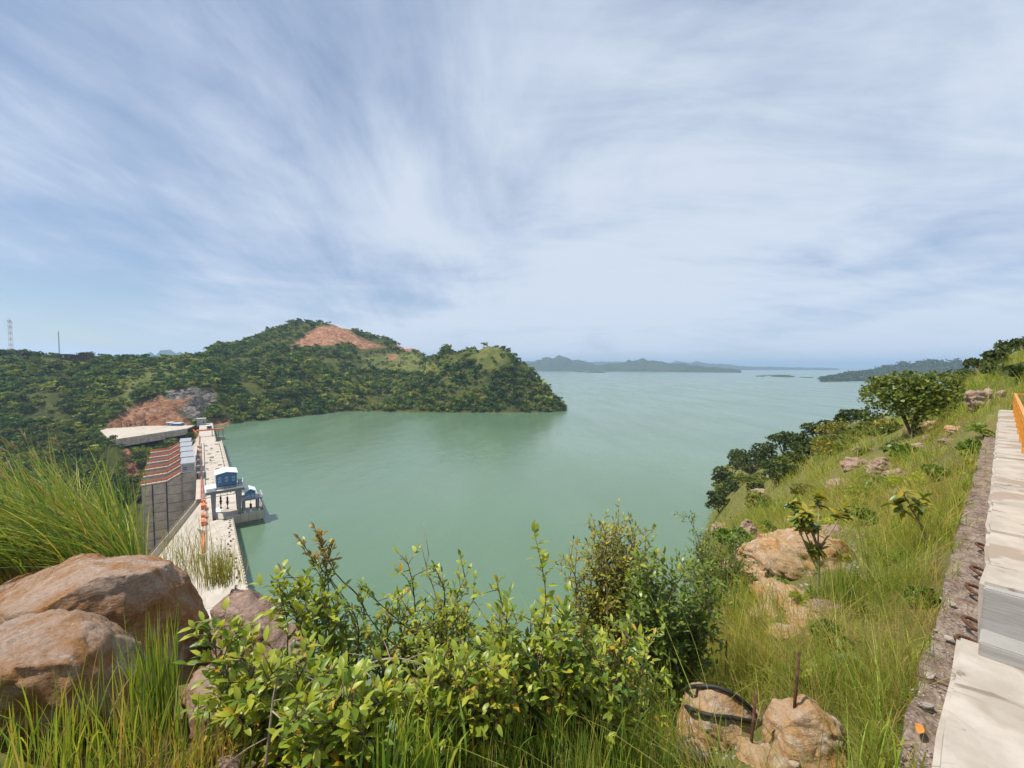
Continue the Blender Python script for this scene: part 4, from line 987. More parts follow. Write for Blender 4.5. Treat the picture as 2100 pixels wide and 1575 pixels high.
# ------------------------------------------------------------------ rocks near the viewpoint
ROCK_AT = []          # (x, y, radius) kept free of grass
def rock(name, label, pts, m, voxel, amp, fscale, seed, smooth_it=3, group=None, cat='rock', keepout=True, chisel=16):
    c = Vector((0, 0, 0))
    for p in pts: c += Vector(p)
    c /= len(pts)
    bm = bmesh.new()
    for p in pts: bm.verts.new(Vector(p) - c)
    r = bmesh.ops.convex_hull(bm, input=bm.verts)
    bmesh.ops.delete(bm, geom=list({g for g in r['geom_interior'] + r['geom_unused'] if isinstance(g, bmesh.types.BMVert)}), context='VERTS')
    me = bpy.data.meshes.new('tmp'); bm.to_mesh(me); bm.free()
    o = bpy.data.objects.new('tmp', me); COL.objects.link(o)
    md = o.modifiers.new('r', 'REMESH'); md.mode = 'VOXEL'; md.voxel_size = voxel
    dg = bpy.context.evaluated_depsgraph_get(); me2 = bpy.data.meshes.new_from_object(o.evaluated_get(dg))
    bpy.data.objects.remove(o); bpy.data.meshes.remove(me)
    bm = bmesh.new(); bm.from_mesh(me2)
    rp = random.Random(seed * 13 + 5)
    for k in range(chisel):
        nn = Vector((rp.gauss(0, 1), rp.gauss(0, 1), rp.gauss(0.1, 0.8))).normalized(); dm = max(v.co.dot(nn) for v in bm.verts); d0 = dm * rp.uniform(0.74, 0.93)
        for v in bm.verts:
            e = v.co.dot(nn) - d0
            if e > 0: v.co -= nn * e * 0.96
    for _ in range(smooth_it): bmesh.ops.smooth_vert(bm, verts=bm.verts, factor=0.5, use_axis_x=True, use_axis_y=True, use_axis_z=True)
    bm.normal_update(); so = Vector((seed * 3.1, seed * 1.7, seed * 2.3))
    for v in bm.verts:
        q = v.co * fscale + so
        a = mnoise.fractal(q, 0.85, 2.1, 7) * amp
        rdg = 1 - abs(mnoise.noise(q * 1.7 + Vector((9, 2, 4)))) * 2
        a += max(0, rdg - 0.80) * -amp * 1.6
        q2 = v.co * fscale * 0.8 + so; dq = Vector((mnoise.noise(q2), mnoise.noise(q2 + Vector((5, 1, 8))), mnoise.noise(q2 + Vector((2, 7, 3)))))
        st_ = (q2.z * 2.2 + q2.x * 0.5 + dq.x * 1.2) % 1.0; a += (abs(st_ - 0.5) - 0.25) * amp * 0.9
        v.co += v.normal * a
    bm.normal_update(); bm.to_mesh(me2); bm.free()
    me2.polygons.foreach_set('use_smooth', np.ones(len(me2.polygons), bool)); me2.materials.clear()
    me2.name = name; o = link(name, me2, m); o.location = c; tag(o, label, cat, group)
    if keepout:
        xs = [p[0] for p in pts]; ys = [p[1] for p in pts]
        ROCK_AT.append((sum(xs) / len(xs), sum(ys) / len(ys), 0.42 * max(max(xs) - min(xs), max(ys) - min(ys))))
    return o
def P(px, py, Y): return at(px, py, Y)
rock('boulder', 'large flat-topped boulder with a dark shaded face below the tall grass', [
    P(-60, 1225, 4.7), P(0, 1210, 4.7), P(127, 1150, 4.9), P(250, 1127, 4.7), P(336, 1137, 4.8), P(395, 1178, 4.9), P(445, 1218, 4.9), P(470, 1260, 4.8),
    P(286, 1141, 3.9), P(250, 1162, 3.75), P(205, 1185, 3.6), P(150, 1245, 3.4), P(60, 1300, 3.2), P(-80, 1330, 3.3),
    P(300, 1440, 3.8), P(470, 1410, 4.5), P(380, 1330, 4.15), P(150, 1450, 3.2), P(-80, 1500, 3.3), P(-80, 1400, 4.9), P(300, 1400, 5.0), P(470, 1380, 4.6)], M['rock'], 0.030, 0.05, 2.0, 1, 0, chisel=18)
rock('boulder', 'rounded tan boulder at the lower left under the big flat one', [
    P(-90, 1290, 3.0), P(0, 1276, 3.0), P(45, 1258, 3.0), P(104, 1247, 2.95), P(154, 1250, 2.95), P(215, 1272, 3.0), P(272, 1304, 3.1), P(312, 1335, 3.15), P(322, 1380, 3.1),
    P(-90, 1380, 2.35), P(60, 1360, 2.3), P(140, 1325, 2.4), P(235, 1350, 2.7), P(305, 1430, 2.95), P(290, 1490, 2.8), P(120, 1480, 2.3), P(-60, 1500, 2.3),
    P(-90, 1560, 2.9), P(290, 1520, 2.9), P(100, 1560, 2.6)], M['rock'], 0.025, 0.05, 2.4, 2, 0, chisel=20)
rock('boulder', 'rough pinkish grey boulder above the lake beside the dry grass tuft', [
    P(425, 1215, 4.9), P(454, 1187, 4.9), P(490, 1188, 4.9), P(522, 1199, 4.8), P(554, 1223, 4.7), P(575, 1258, 4.5), P(592, 1282, 4.4), P(640, 1330, 4.2), P(672, 1362, 4.1),
    P(430, 1240, 4.3), P(480, 1262, 4.1), P(520, 1320, 3.9), P(620, 1400, 3.8), P(440, 1380, 4.0), P(680, 1440, 4.1), P(430, 1400, 5.2), P(660, 1420, 4.9), P(560, 1300, 5.2)], M['rock_grey'], 0.028, 0.075, 2.8, 3, 1)
rock('boulder', 'low orange brown rock under the leafy shrub at lower left', [
    P(385, 1362, 3.2), P(430, 1350, 3.2), P(500, 1362, 3.2), P(560, 1395, 3.15), P(575, 1450, 3.0), P(400, 1440, 2.75), P(480, 1440, 2.7), P(560, 1500, 2.75), P(400, 1540, 2.7), P(560, 1560, 2.8), P(380, 1520, 3.3), P(580, 1520, 3.3)], M['rock'], 0.034, 0.06, 2.8, 4, 1)
rock('stone', 'small pinkish stone at the bottom edge among dry stalks', [
    P(446, 1556, 2.15), P(470, 1548, 2.15), P(492, 1562, 2.15), P(445, 1600, 2.05), P(490, 1600, 2.05), P(470, 1600, 2.3), P(470, 1570, 2.02), P(455, 1560, 2.28), P(485, 1565, 2.28)], M['rock_grey'], 0.015, 0.012, 7, 5, 3)
def dome(name, label, px, py, wpx, hpx, m, seed, flat=0.6, depth=0.8, group=None, tilt=0.0, amp=0.06):
    """rock seen centred at (px, py) with a given width and height in the photo, resting in the hillside"""
    b = hit(px, py + hpx * 0.5)
    k = b.y / F_PX; w = wpx * k * 1.25; h = hpx * k
    r_ = random.Random(seed); pts = []
    cy_ = b.y + w * depth * 0.32; cz = float(near_z(ray(px, py)[0] * cy_, cy_)); top_z = HC + ray(px, py - hpx * 0.5)[1] * cy_
    cz = min(cz, b.z + 0.4 * h); sh = max(top_z - cz, 0.35 * h)
    bx = ray(px, py)[0] * cy_
    for j in range(40):
        a = r_.uniform(0, 2 * math.pi); e = r_.choice([-0.5, -0.1, 0.2, 0.5, 0.8, 1.1, 1.4])
        rr = 1 + r_.uniform(-.16, .12)
        pts.append((bx + math.cos(a) * math.cos(e) * w / 2 * rr * 1.05, cy_ + math.sin(a) * math.cos(e) * w * depth / 2 * rr, cz + math.sin(e) * sh * rr + tilt * math.cos(a) * math.cos(e) * w))
    return rock(name, label, pts, m, max(w / (34 if name == 'slope_rock' else 46), 0.016), amp * w * 1.25, 4.2 / w, seed, 1, group)
HOSE_ROCK = dome('boulder', 'flat orange tan boulder ringed by a black hose at the bottom', 1474, 1474, 165, 128, M['rock_tan'], 11, 0.5, 0.80, None, -0.03, 0.025)
ROD_ROCK = dome('boulder', 'rounded cream and orange boulder with a steel rod standing in it', 1655, 1496, 165, 136, M['rock_tan'], 12, 0.55, 0.62, None, 0.0, 0.03)
dome('boulder', 'wide orange dome of bare rock behind the forked sapling', 1672, 1138, 190, 88, M['rock_tan'], 13, 0.6, 0.8, None, 0.0, 0.045)
dome('boulder', 'smaller tan rock shelf left of the orange rock dome', 1582, 1145, 120, 60, M['rock_tan'], 14, 0.6, 0.9, None, 0, 0.06)
dome('boulder', 'pinkish rock at the slope edge beside the dense green bush', 1533, 1092, 52, 44, M['rock_grey'], 15, 0.7)
dome('boulder', 'small pale pink rock at the brink above the lake', 1478, 1082, 34, 26, M['rock_grey'], 16, 0.7)
dome('boulder', 'cluster of low tan stones below the orange rock dome', 1600, 1225, 120, 36, M['rock_tan'], 17, 0.5, 1.0)
dome('boulder', 'half buried tan rock in grass below the sapling', 1650, 1272, 90, 28, M['rock_tan'], 18, 0.5, 1.0)
dome('boulder', 'long pink slab of rock on the sunny slope, upper of two', 1755, 950, 62, 22, M['rock_grey'], 19, 0.6, 0.5)
dome('boulder', 'pink rock slab with a sharp edge above the flat grey rock', 1805, 955, 56, 34, M['rock_grey'], 20, 0.6, 0.5)
dome('boulder', 'flat grey pink rock lying below the sharp pink slab', 1840, 974, 58, 18, M['rock_grey'], 21, 0.6, 0.6)
dome('boulder', 'long grey and orange rock outcrop by the end of the parapet', 2022, 816, 88, 30, M['rock_grey'], 22, 0.6, 0.30)
dome('boulder', 'low pale ledge of rock sloping beside the parapet end', 1925, 868, 66, 14, M['rock_tan'], 23, 0.5, 0.25)
dome('boulder', 'little white stone in the grass near the tree foot', 1900, 899, 17, 12, M['rock_grey'], 24, 0.7)
dome('boulder', 'rounded stone at the bottom right corner of the hose boulder', 1420, 1545, 70, 60, M['rock_tan'], 25, 0.6)
dome('boulder', 'pale rock at the bottom edge below the rod boulder', 1560, 1562, 120, 50, M['rock_tan'], 26, 0.4)
SLAB = ['small tan rock left of the orange dome by the brink', 'tan rock touching the upper left of the orange dome', 'tan rock in grass left of the sapling foot', 'tan rock among rubble just below the sapling', 'tan rock at the lower end of the rubble strip', 'flat pinkish rock behind the orange dome beside white rubble', 'tan rock nearest the green scrub on the brink', 'pinkish rock in grass right of the sapling foot', 'lowest tan rock of the strip above the pale grass stems', 'pinkish rock in grass between saplings and pink slabs', 'small pinkish rock on the far grassy brow', 'small pinkish rock just above the pink slabs', 'small pinkish rock in grass below the round tree', 'tan rock in grass beside the far parapet', 'little pinkish rock near the far footing', 'pinkish rock above the yellow leaved sapling']
for i, (px, py, w, h, mm) in enumerate([(1545, 1135, 46, 26, 'rock_tan'), (1610, 1105, 60, 26, 'rock_tan'), (1560, 1185, 70, 26, 'rock_tan'), (1640, 1232, 60, 22, 'rock_tan'), (1575, 1262, 60, 22, 'rock_tan'), (1700, 1090, 60, 16, 'rock_grey'), (1500, 1165, 40, 22, 'rock_tan'), (1690, 1245, 44, 18, 'rock_grey'), (1615, 1300, 54, 20, 'rock_tan'), (1730, 990, 40, 14, 'rock_grey'), (1560, 1010, 30, 14, 'rock_grey'), (1770, 925, 34, 12, 'rock_grey'), (1885, 915, 26, 10, 'rock_grey'), (1960, 880, 30, 10, 'rock_tan'), (1945, 905, 24, 8, 'rock_grey'), (1845, 1010, 30, 10, 'rock_grey')]):
    dome('slope_rock', SLAB[i], px, py, w * 1.35, h * 1.25, M[mm], 160 + i, 0.5, 0.8, 'rocks in the slope grass', 0.0, 0.05)
# broken white rubble beside the orange dome and along the slope
def rubble(name, label, spots, n, smin, smax, seed):
    r_ = np.random.default_rng(seed); Vs, Fs, off = [], [], 0
    for k in range(n):
        sx, sy, wx, wy = spots[k % len(spots)]
        h = hit(sx + r_.normal() * wx, sy + r_.normal() * wy)
        if h is None: continue
        s = r_.uniform(smin, smax) * h.y / F_PX
        V = octa * s * (1 + 0.35 * r_.normal(size=(6, 1))); V = V @ rand_rot(1, r_)[0].T; V[:, 2] *= 0.40
        Vs.append(V + np.array(h) - np.array([0, 0, 0.25 * s])); Fs.append(of + off); off += 6
    me = np_mesh(name, np.concatenate(Vs), [np.concatenate(Fs)], mats=[M['stone_white']])
    tag(link(name, me), label, 'rubble', kind='stuff')
rubble('rubble', 'white broken stones scattered beside the orange rock dome', [(1745, 1105, 24, 16), (1762, 1150, 14, 20), (1700, 1085, 26, 6), (1745, 1165, 12, 8)], 340, 3, 8, 4)
rubble('rubble', 'pale gravel and broken stones around the hose boulder', [(1440, 1500, 20, 14), (1640, 1255, 34, 12), (1640, 1212, 30, 8), (1500, 1540, 40, 10), (1590, 1540, 40, 14), (1600, 1225, 40, 20), (1640, 1270, 30, 12)], 420, 3, 10, 5)

# ------------------------------------------------------------------ parapet, footing, railing along the road
WO = Vector((2.72, 2.29, HC)); WA = math.atan2(1.0, 1.2263)
wx_, wy_ = math.cos(WA), math.sin(WA)
def wall_pt(s, y, z): return Vector((WO.x + wx_ * s - wy_ * y, WO.y + wy_ * s + wx_ * y, HC + z))
par = empty('parapet_wall', WO, WA); tag(par, 'pale stained concrete parapet slab running along the right edge', 'wall')
def slab_part(name, x0, x1, y0, y1, z0, z1, m, seed, bev=0.03):
    bm = bmesh.new(); bmesh.ops.create_cube(bm, size=1.0)
    for v in bm.verts: v.co = Vector((x0 + (x1 - x0) * (v.co.x + .5), y0 + (y1 - y0) * (v.co.y + .5), z0 + (z1 - z0) * (v.co.z + .5)))
    bmesh.ops.bevel(bm, geom=bm.edges[:] + bm.verts[:], offset=bev, segments=2, affect='EDGES')
    bmesh.ops.subdivide_edges(bm, edges=[e for e in bm.edges if e.calc_length() > 0.5], cuts=8, use_grid_fill=True)
    for v in bm.verts: v.co += Vector((mnoise.noise(v.co * 2.3 + Vector((seed, 0, 0))), mnoise.noise(v.co * 2.3 + Vector((0, seed, 5))), mnoise.noise(v.co * 1.6 + Vector((0, 3, seed))))) * 0.02 + Vector((0, mnoise.noise(v.co * 9 + Vector((seed, 1, 2))), 0)) * 0.012
    me = bpy.data.meshes.new(name); bm.to_mesh(me); bm.free(); return link(name, me, m, par)
slab_part('slab', -5.0, 1.80, -1.1, 0.13, -3.3, -2.42, M['parapet'], 1)
slab_part('step_lip', 1.55, 1.835, -1.1, -0.005, -3.2, -2.30, M['board_concrete'], 2, 0.01)
slab_part('step_face', 1.80, 1.95, -1.1, -0.01, -2.36, -1.93, M['board_concrete'], 3, 0.012)
xs_ = [1.86, 3.6, 6.6, 9.6, 12.6, 15.6, 18.6, 21.6, 24.4]
for k in range(8): slab_part('slab', xs_[k] + (0.02 if k else 0.0), xs_[k + 1] - 0.02, -1.1, 0.0, -3.3, -1.90 + 0.012 * math.sin(k * 2.3), M['parapet'], 5 + k)
# rough footing at the parapet foot
nx, ny = 240, 10
gx = np.linspace(-4.0, 20.0, nx)[:, None] * np.ones((1, ny)); gy = np.linspace(-0.03, 0.35, ny)[None, :] * np.ones((nx, 1))
gy = gy + (gy > 0.29) * 0.12 * fbm(gx * 1.3, gy + 3, 4, 61)
gz = -2.70 + 0.10 * fbm(gx * 3.0, gy * 6.0, 4, 62) + 0.05 * fbm(gx * 14, gy * 14, 3, 63)
gz[:, -1] = -3.4
me = np_mesh('footing', np.stack([gx, gy, gz], -1).reshape(-1, 3), [grid_faces(nx, ny)], smooth=True, mats=[M['footing']])
fo = link('footing', me, None, par)
r_ = np.random.default_rng(17); Vs, Fs, off = [], [], 0
for k in range(420):
    s = -2.5 + 12 * r_.uniform() ** 1.4; y = r_.uniform(0.02, 0.33); sz = 0.006 + 0.018 * r_.uniform() ** 2
    V = octa * sz * (1 + 0.35 * r_.normal(size=(6, 1))); V = V @ rand_rot(1, r_)[0].T; V[:, 2] *= 0.7
    Vs.append(V + np.array([s, y, -2.685])); Fs.append(of + off); off += 6
me = np_mesh('gravel', np.concatenate(Vs), [np.concatenate(Fs)], mats=[M['stone_white']]); g_ = link('loose_gravel', me, None, par); g_['kind'] = 'stuff'
for k, (s, y, sz, lab) in enumerate([(3.05, 0.22, 0.05, 'grey pebble on the footing between two rebar hooks'), (2.2, 0.16, 0.05, 'flat white pebble on the footing beside the lower rebar hook'), (1.35, 0.25, 0.04, 'flat pale pebble near the outer edge of the footing'), (0.9, 0.22, 0.045, 'white pebble on the footing nearest the orange leaf')]):
    p = wall_pt(s, y, -2.67); r2 = random.Random(k); pts = [(p.x + r2.uniform(-1, 1) * sz * 1.5, p.y + r2.uniform(-1, 1) * sz, p.z + r2.uniform(-.6, .6) * sz) for _ in range(16)]
    rock('pebble', lab, pts, M['stone_white'], sz / 8, sz * 0.08, 8, k + 40, 2, keepout=False)
labs = ['upper rusty rebar hook bent out of the parapet foot', 'second rusty rebar hook from the top of the parapet foot', 'third rusty rebar hook beside the board-marked step', 'lowest thick rusty rebar hook by the parapet step', 'far rusty rebar hook near the grass tuft']
for k, (s, rr) in enumerate([(4.2, 0.10), (3.5, 0.11), (2.55, 0.10), (2.05, 0.12), (5.3, 0.09)]):
    mb = MB(); pts = []
    for j in range(13):
        a = math.pi * j / 12 - 0.2; pts.append((rr * math.cos(a) * 1.1, rr * math.sin(a) * 1.25 - 0.02, 0.06 + 0.05 * math.sin(a)))
    mb.tube(pts, 0.018, 8); o = mb.build('rebar_hook', M['rust'], None, True); o.location = wall_pt(s, 0.01, -2.68); o.rotation_euler = (0, 0, WA); tag(o, labs[k], 'rebar', 'rebar hooks at the parapet foot')
mb = MB(); mb.bar((0, 0, 0), (0.36, 0.03, 0.02), 0.007, 6); o = mb.build('rebar_rod', M['rust']); o.location = wall_pt(1.25, 0.36, -2.66); o.rotation_euler = (0, 0, WA - math.pi / 2); tag(o, 'thin rusty rod lying across the footing', 'rebar')
# fallen orange leaf
def leaf_np(L=1.0, W=0.42, droop=0.16, fold=0.10, st=(0, .12, .32, .55, .78, .93, 1), ww=(0.02, .55, .95, 1.0, .70, .30, 0.01)):
    V = []
    for s_, w_ in zip(st, ww):
        z = -droop * s_ * s_ * L + 0.04 * L * math.sin(s_ * 3.1)
        V += [(-w_ * W / 2 * L, s_ * L, z + fold * w_ * L * W), (0, s_ * L, z), (w_ * W / 2 * L, s_ * L, z + fold * w_ * L * W)]
    F = []
    for i in range(len(st) - 1):
        a = i * 3; F += [(a, a + 1, a + 4, a + 3), (a + 1, a + 2, a + 5, a + 4)]
    return np.array(V), np.array(F)
LV, LF = leaf_np()
lm = np_mesh('leaf', LV * np.array([1, 1, 0.6]), [LF], smooth=True, mats=[M['dry_leaf']]); o = link('fallen_leaf', lm); o.scale = (0.12, 0.12, 0.12); o.location = wall_pt(0.45, 0.24, -2.63); o.rotation_euler = (0.1, 0.2, -0.9); tag(o, 'orange dry leaf lying on the footing beside the parapet', 'leaf')
# railing
rl = empty('road_railing', wall_pt(0, -0.41, -1.9), WA); tag(rl, 'orange yellow metal railing standing on the parapet at the far right', 'railing')
X0, X1 = 2.4, 22.6
mb = MB(); mb.box(X0, X1, -0.035, 0.035, 0.76, 0.82); mb.build('top_rail', M['railing'], rl)
mb = MB(); mb.box(X0, X1, -0.02, 0.02, 0.09, 0.13); mb.build('bottom_rail', M['railing'], rl)
mb = MB(); mb.box(X0, X1, -0.02, 0.02, 0.60, 0.64); mb.build('middle_rail', M['railing'], rl)
mb = MB(); mb.box(-0.035, 0.035, -0.035, 0.035, 0, 0.755); pm = mb.mesh('post'); pm.materials.append(M['railing'])
for k in range(11): o = link('post', pm, None, rl); o.location = (X0 + 0.2 + k * (X1 - X0 - 0.25) / 10, 0, 0)
mb = MB(); mb.box(-0.012, 0.012, -0.012, 0.012, 0.132, 0.598); bmh = mb.mesh('baluster'); bmh.materials.append(M['railing'])
for k in range(150):
    o = link('baluster', bmh, None, rl); o.location = (X0 + 0.27 + k * 0.133, 0, 0)
mb = MB(); mb.box(X1 - 0.05, X1 + 0.02, -4.0, -0.04, 0.76, 0.82).box(X1 - 0.04, X1, -4.0, -0.04, 0.30, 0.34); mb.build('return_rail', M['railing'], rl)
mb = MB(); p4 = [wall_pt(-6, -1.12, 0), wall_pt(24.4, -1.12, 0), wall_pt(24.4, -7, 0), wall_pt(-6, -7, 0)]
mb.prism([(q.x, q.y) for q in p4], HC - 3.3, HC - 2.3); tag(mb.build('road', simple('asphalt', (0.06, 0.058, 0.055), 0.95, 0.3, 8, 0.3)), kind='structure')

# ------------------------------------------------------------------ steel rods and hose in the grass
from mathutils.bvhtree import BVHTree
def rock_hit(objs, px, py):
    """where the view of a pixel meets one of the given rocks, else the hillside"""
    a, b_ = ray(px, py); d = Vector((a, 1, b_)).normalized(); best = None
    for o in objs:
        bm = bmesh.new(); bm.from_mesh(o.data); tr = BVHTree.FromBMesh(bm); bm.free()
        r = tr.ray_cast(Vector((0, 0, HC)) - o.location, d)
        if r[0] is not None and (best is None or r[3] < best[1]): best = (r[0] + o.location, r[3])
    h = hit(px, py)
    if best is None or (h is not None and (h - Vector((0, 0, HC))).length < best[1]): return h
    return best[0]
RK = [HOSE_ROCK, ROD_ROCK]
for px0, py0, py1, dxp, lab in ((1627, 1452, 1338, 12, 'thin rusty rod standing in the rounded boulder'), (1486, 1408, 1312, 4, 'thin rusty rod standing behind the hose boulder'), (1536, 1545, 1425, 14, 'short rusty rod standing beside the hose in the foreground')):
    b = rock_hit(RK, px0, py0); top = at(px0 + dxp, py1, b.y)
    mb = MB(); mb.bar((0, 0, -0.15), top - b, 0.011, 8); o = mb.build('steel_rod', M['rust'], None, True); o.location = b; tag(o, lab, 'rod', 'rusty rods in the slope')
hp = []
for px, py in ((1396, 1440), (1408, 1416), (1430, 1410), (1465, 1411), (1500, 1424), (1530, 1446), (1550, 1470), (1545, 1482), (1520, 1478), (1500, 1474), (1475, 1472), (1450, 1468), (1430, 1462), (1408, 1452), (1385, 1440)):
    h = rock_hit(RK, px, py); hp.append(h + (Vector((0, 0, HC)) - h).normalized() * 0.03 + Vector((0, 0, 0.012)))
def smooth_path(pts, n=6):
    out = []
    for i in range(len(pts) - 1):
        p0, p1, p2, p3 = pts[max(i - 1, 0)], pts[i], pts[i + 1], pts[min(i + 2, len(pts) - 1)]
        for k in range(n):
            t_ = k / n
            out.append(0.5 * ((2 * p1) + (p2 - p0) * t_ + (2 * p0 - 5 * p1 + 4 * p2 - p3) * t_ ** 2 + (3 * p1 - p0 - 3 * p2 + p3) * t_ ** 3))
    out.append(pts[-1]); return out
mb = MB(); mb.tube(smooth_path(hp), 0.018, 8); tag(mb.build('rubber_hose', M['rubber'], None, True), 'black rubber hose looped over the tan boulder', 'hose')

# ------------------------------------------------------------------ shrubs with real leaves
LEAFV = [leaf_np(1, 0.42, 0.16, 0.10), leaf_np(1, 0.50, 0.30, 0.06), leaf_np(1, 0.36, 0.05, 0.16)]
_st, _ww = (0, .28, .65, 1), (0.02, .92, .88, 0.01)
LEAFS = [leaf_np(1, 0.42, 0.16, 0.10, _st, _ww), leaf_np(1, 0.50, 0.30, 0.06, _st, _ww), leaf_np(1, 0.36, 0.05, 0.16, _st, _ww)]
LEAF_CACHE = {}
def leaf_mesh(k, m):
    key = (k, m.name)
    if key not in LEAF_CACHE: LEAF_CACHE[key] = np_mesh('leaf', LEAFV[k][0], [LEAFV[k][1]], smooth=True, mats=[m])
    return LEAF_CACHE[key]
def frame(d, up, roll=0.0):
    d = d.normalized(); x = d.cross(up)
    x = x.normalized() if x.length > 1e-4 else d.orthogonal().normalized()
    z = x.cross(d); M3 = Matrix((x, d, z)).transposed()
    return M3 @ Matrix.Rotation(roll, 3, 'Y')
def shrub(name, label, cat, base, tips, leaf, nind, mats, fcol, seed, twig=0.16, spacing=0.45, start=0.3, r0=0.012, bark='bark', tw=True, upb=0.35, group=None, arch=0.12):
    """stems run from base to tips; leaves sit along stems and side twigs"""
    r_ = random.Random(seed); root = empty(name, base); tag(root, label, cat, group)
    wood = MB(); leaves = []
    def leafy(path, s0, dens):
        acc = 0.0; total = sum((path[i + 1] - path[i]).length for i in range(len(path) - 1)); run = 0.0; k = r_.randint(0, 5)
        for i in range(len(path) - 1):
            seg = path[i + 1] - path[i]; L = seg.length
            if L < 1e-5: continue
            d = seg / L
            while acc < L:
                if (run + acc) / max(total, 1e-5) >= s0:
                    a = k * 2.4 + r_.uniform(-.4, .4); q = d.orthogonal().normalized(); q = Matrix.Rotation(a, 3, d) @ q
                    dr = (q * 0.9 + d * r_.uniform(0.35, 0.9) + Vector((0, 0, upb + r_.uniform(-0.3, 0.25))))
                    leaves.append((path[i] + d * acc, dr, leaf * r_.uniform(0.6, 1.18), r_.uniform(-.5, .5)))
                    k += 1
                acc += leaf * spacing * dens * r_.uniform(0.7, 1.3)
            acc -= L; run += L
        leaves.append((path[-1], (path[-1] - path[-2]).normalized() + Vector((0, 0, 0.2)), leaf * 0.9, 0))
    for tip in tips:
        tip = Vector(tip) - Vector(base); mid = tip * 0.5 + Vector((r_.uniform(-1, 1), r_.uniform(-1, 1), r_.uniform(-.2, 1))) * tip.length * arch
        st = Vector((r_.uniform(-1, 1), r_.uniform(-1, 1), 0)) * tip.length * 0.06 + Vector((0, 0, -0.06))
        path = smooth_path([st, st * 0.5 + mid * 0.45 + Vector((0, 0, tip.length * 0.04)), mid, mid.lerp(tip, .55) + Vector((r_.uniform(-1, 1), r_.uniform(-1, 1), r_.uniform(-1, 1))) * tip.length * 0.05, tip], 4)
        n = len(path); wood.tube(path, [r0 * (1 - 0.8 * i / (n - 1)) for i in range(n)], 5)
        leafy(path, start, 1.0 if not tw else 1.6)
        if tw:
            i0 = int(n * start)
            for i in range(i0, n - 1):
                for _ in range(2 if r_.random() < 0.75 else 1):
                    d = Vector((r_.gauss(0, 1), r_.gauss(0, 1), r_.gauss(0.35, 0.7))).normalized(); L = twig * r_.uniform(0.5, 1.3)
                    p0 = path[i]; tp_ = [p0, p0 + d * L * .5 + Vector((0, 0, .02)), p0 + d * L + Vector((0, 0, 0.03))]
                    wood.tube(tp_, [r0 * .35, r0 * .28, r0 * .15], 3); leafy(tp_, 0.25, 1.0)
    wood.build('branches', M[bark], root, True)
    # nearest leaves become leaves of their own
    bw = Vector(base); camv = Vector((0, 0, HC))
    leaves.sort(key=lambda q: ((bw + q[0]) - camv).length - q[2] * 3 * r_.random())
    for p, d, s, roll in leaves[:nind]:
        o = link('leaf', leaf_mesh(r_.randint(0, 2), mats[0] if r_.random() < 0.82 or len(mats) < 2 else mats[1]), None, root)
        R_ = frame(d, Vector((r_.uniform(-.3, .3), r_.uniform(-.3, .3), 1)), roll)
        o.matrix_local = Matrix.Translation(p) @ R_.to_4x4() @ Matrix.Scale(s, 4)
    rest = leaves[nind:]
    if rest:
        Vs, Cs, Fs, off = [], [], [], 0
        for p, d, s, roll in rest:
            LV_, LF_ = LEAFS[r_.randint(0, 2)]
            R_ = np.array(frame(d, Vector((r_.uniform(-.3, .3), r_.uniform(-.3, .3), 1)), roll))
            Vs.append(LV_ @ R_.T * s + np.array(p)); Fs.append(LF_ + off); off += len(LV_)
            c = np.array(fcol[0]) + (np.array(fcol[1]) - np.array(fcol[0])) * r_.random() ** 1.3
            if len(fcol) > 2 and r_.random() < 0.10: c = np.array(fcol[2])
            Cs.append(np.repeat(c[None] * r_.uniform(0.85, 1.15), len(LV_), 0))
        me = np_mesh('foliage', np.concatenate(Vs), [np.concatenate(Fs)], col=np.concatenate(Cs), smooth=True, mats=[M['foliage']])
        f = link('foliage', me, None, root); f['kind'] = 'stuff'
    return root
G1 = ((0.130, 0.220, 0.024), (0.430, 0.450, 0.048), (0.50, 0.32, 0.03)); G2 = ((0.075, 0.145, 0.020), (0.215, 0.275, 0.034)); G3 = ((0.17, 0.20, 0.026), (0.38, 0.34, 0.04))
def tips_box(px0, px1, py0, py1, Y0, Y1, n, seed):
    r_ = random.Random(seed); return [at(r_.uniform(px0, px1), r_.uniform(py0, py1), r_.uniform(Y0, Y1)) for _ in range(n)]
def gbase(px, Y): X = colT(px) * Y; return Vector((X, Y, float(near_z(X, Y))))
shrub('shrub', 'tall leafy shrub leaning left with a bronze tuft at its tip', 'shrub', gbase(720, 3.1), [at(560, 1190, 3.0), at(590, 1175, 3.1), at(655, 1170, 3.1), at(640, 1215, 3.0), at(610, 1250, 2.9), at(680, 1260, 3.0), at(575, 1215, 3.0), at(650, 1300, 2.9), at(620, 1200, 3.05), at(600, 1230, 3.0), at(665, 1230, 3.0)], 0.088, 230, [M['leaf'], M['leaf_dark']], G1, 1, 0.13, 0.42, 0.45)
shrub('shrub_shoot', 'bare stemmed shoot with bronze curled leaves high over the water', 'shrub', gbase(700, 3.2), [at(612, 1105, 3.1), at(645, 1082, 3.1), at(682, 1115, 3.1), at(625, 1130, 3.1), at(655, 1100, 3.15)], 0.065, 90, [M['leaf_brown'], M['leaf_yellow']], G3, 2, 0.06, 0.42, 0.80)
shrub('shrub', 'broad leafy shrub in the middle with olive leaves over the lake', 'shrub', gbase(900, 3.2), tips_box(730, 1010, 1210, 1340, 2.9, 3.6, 30, 3) + [at(835, 1150, 3.2), at(890, 1160, 3.2), at(960, 1170, 3.2), at(740, 1205, 3.1)], 0.068, 260, [M['leaf'], M['leaf_yellow']], G1, 3, 0.16, 0.45, 0.35)
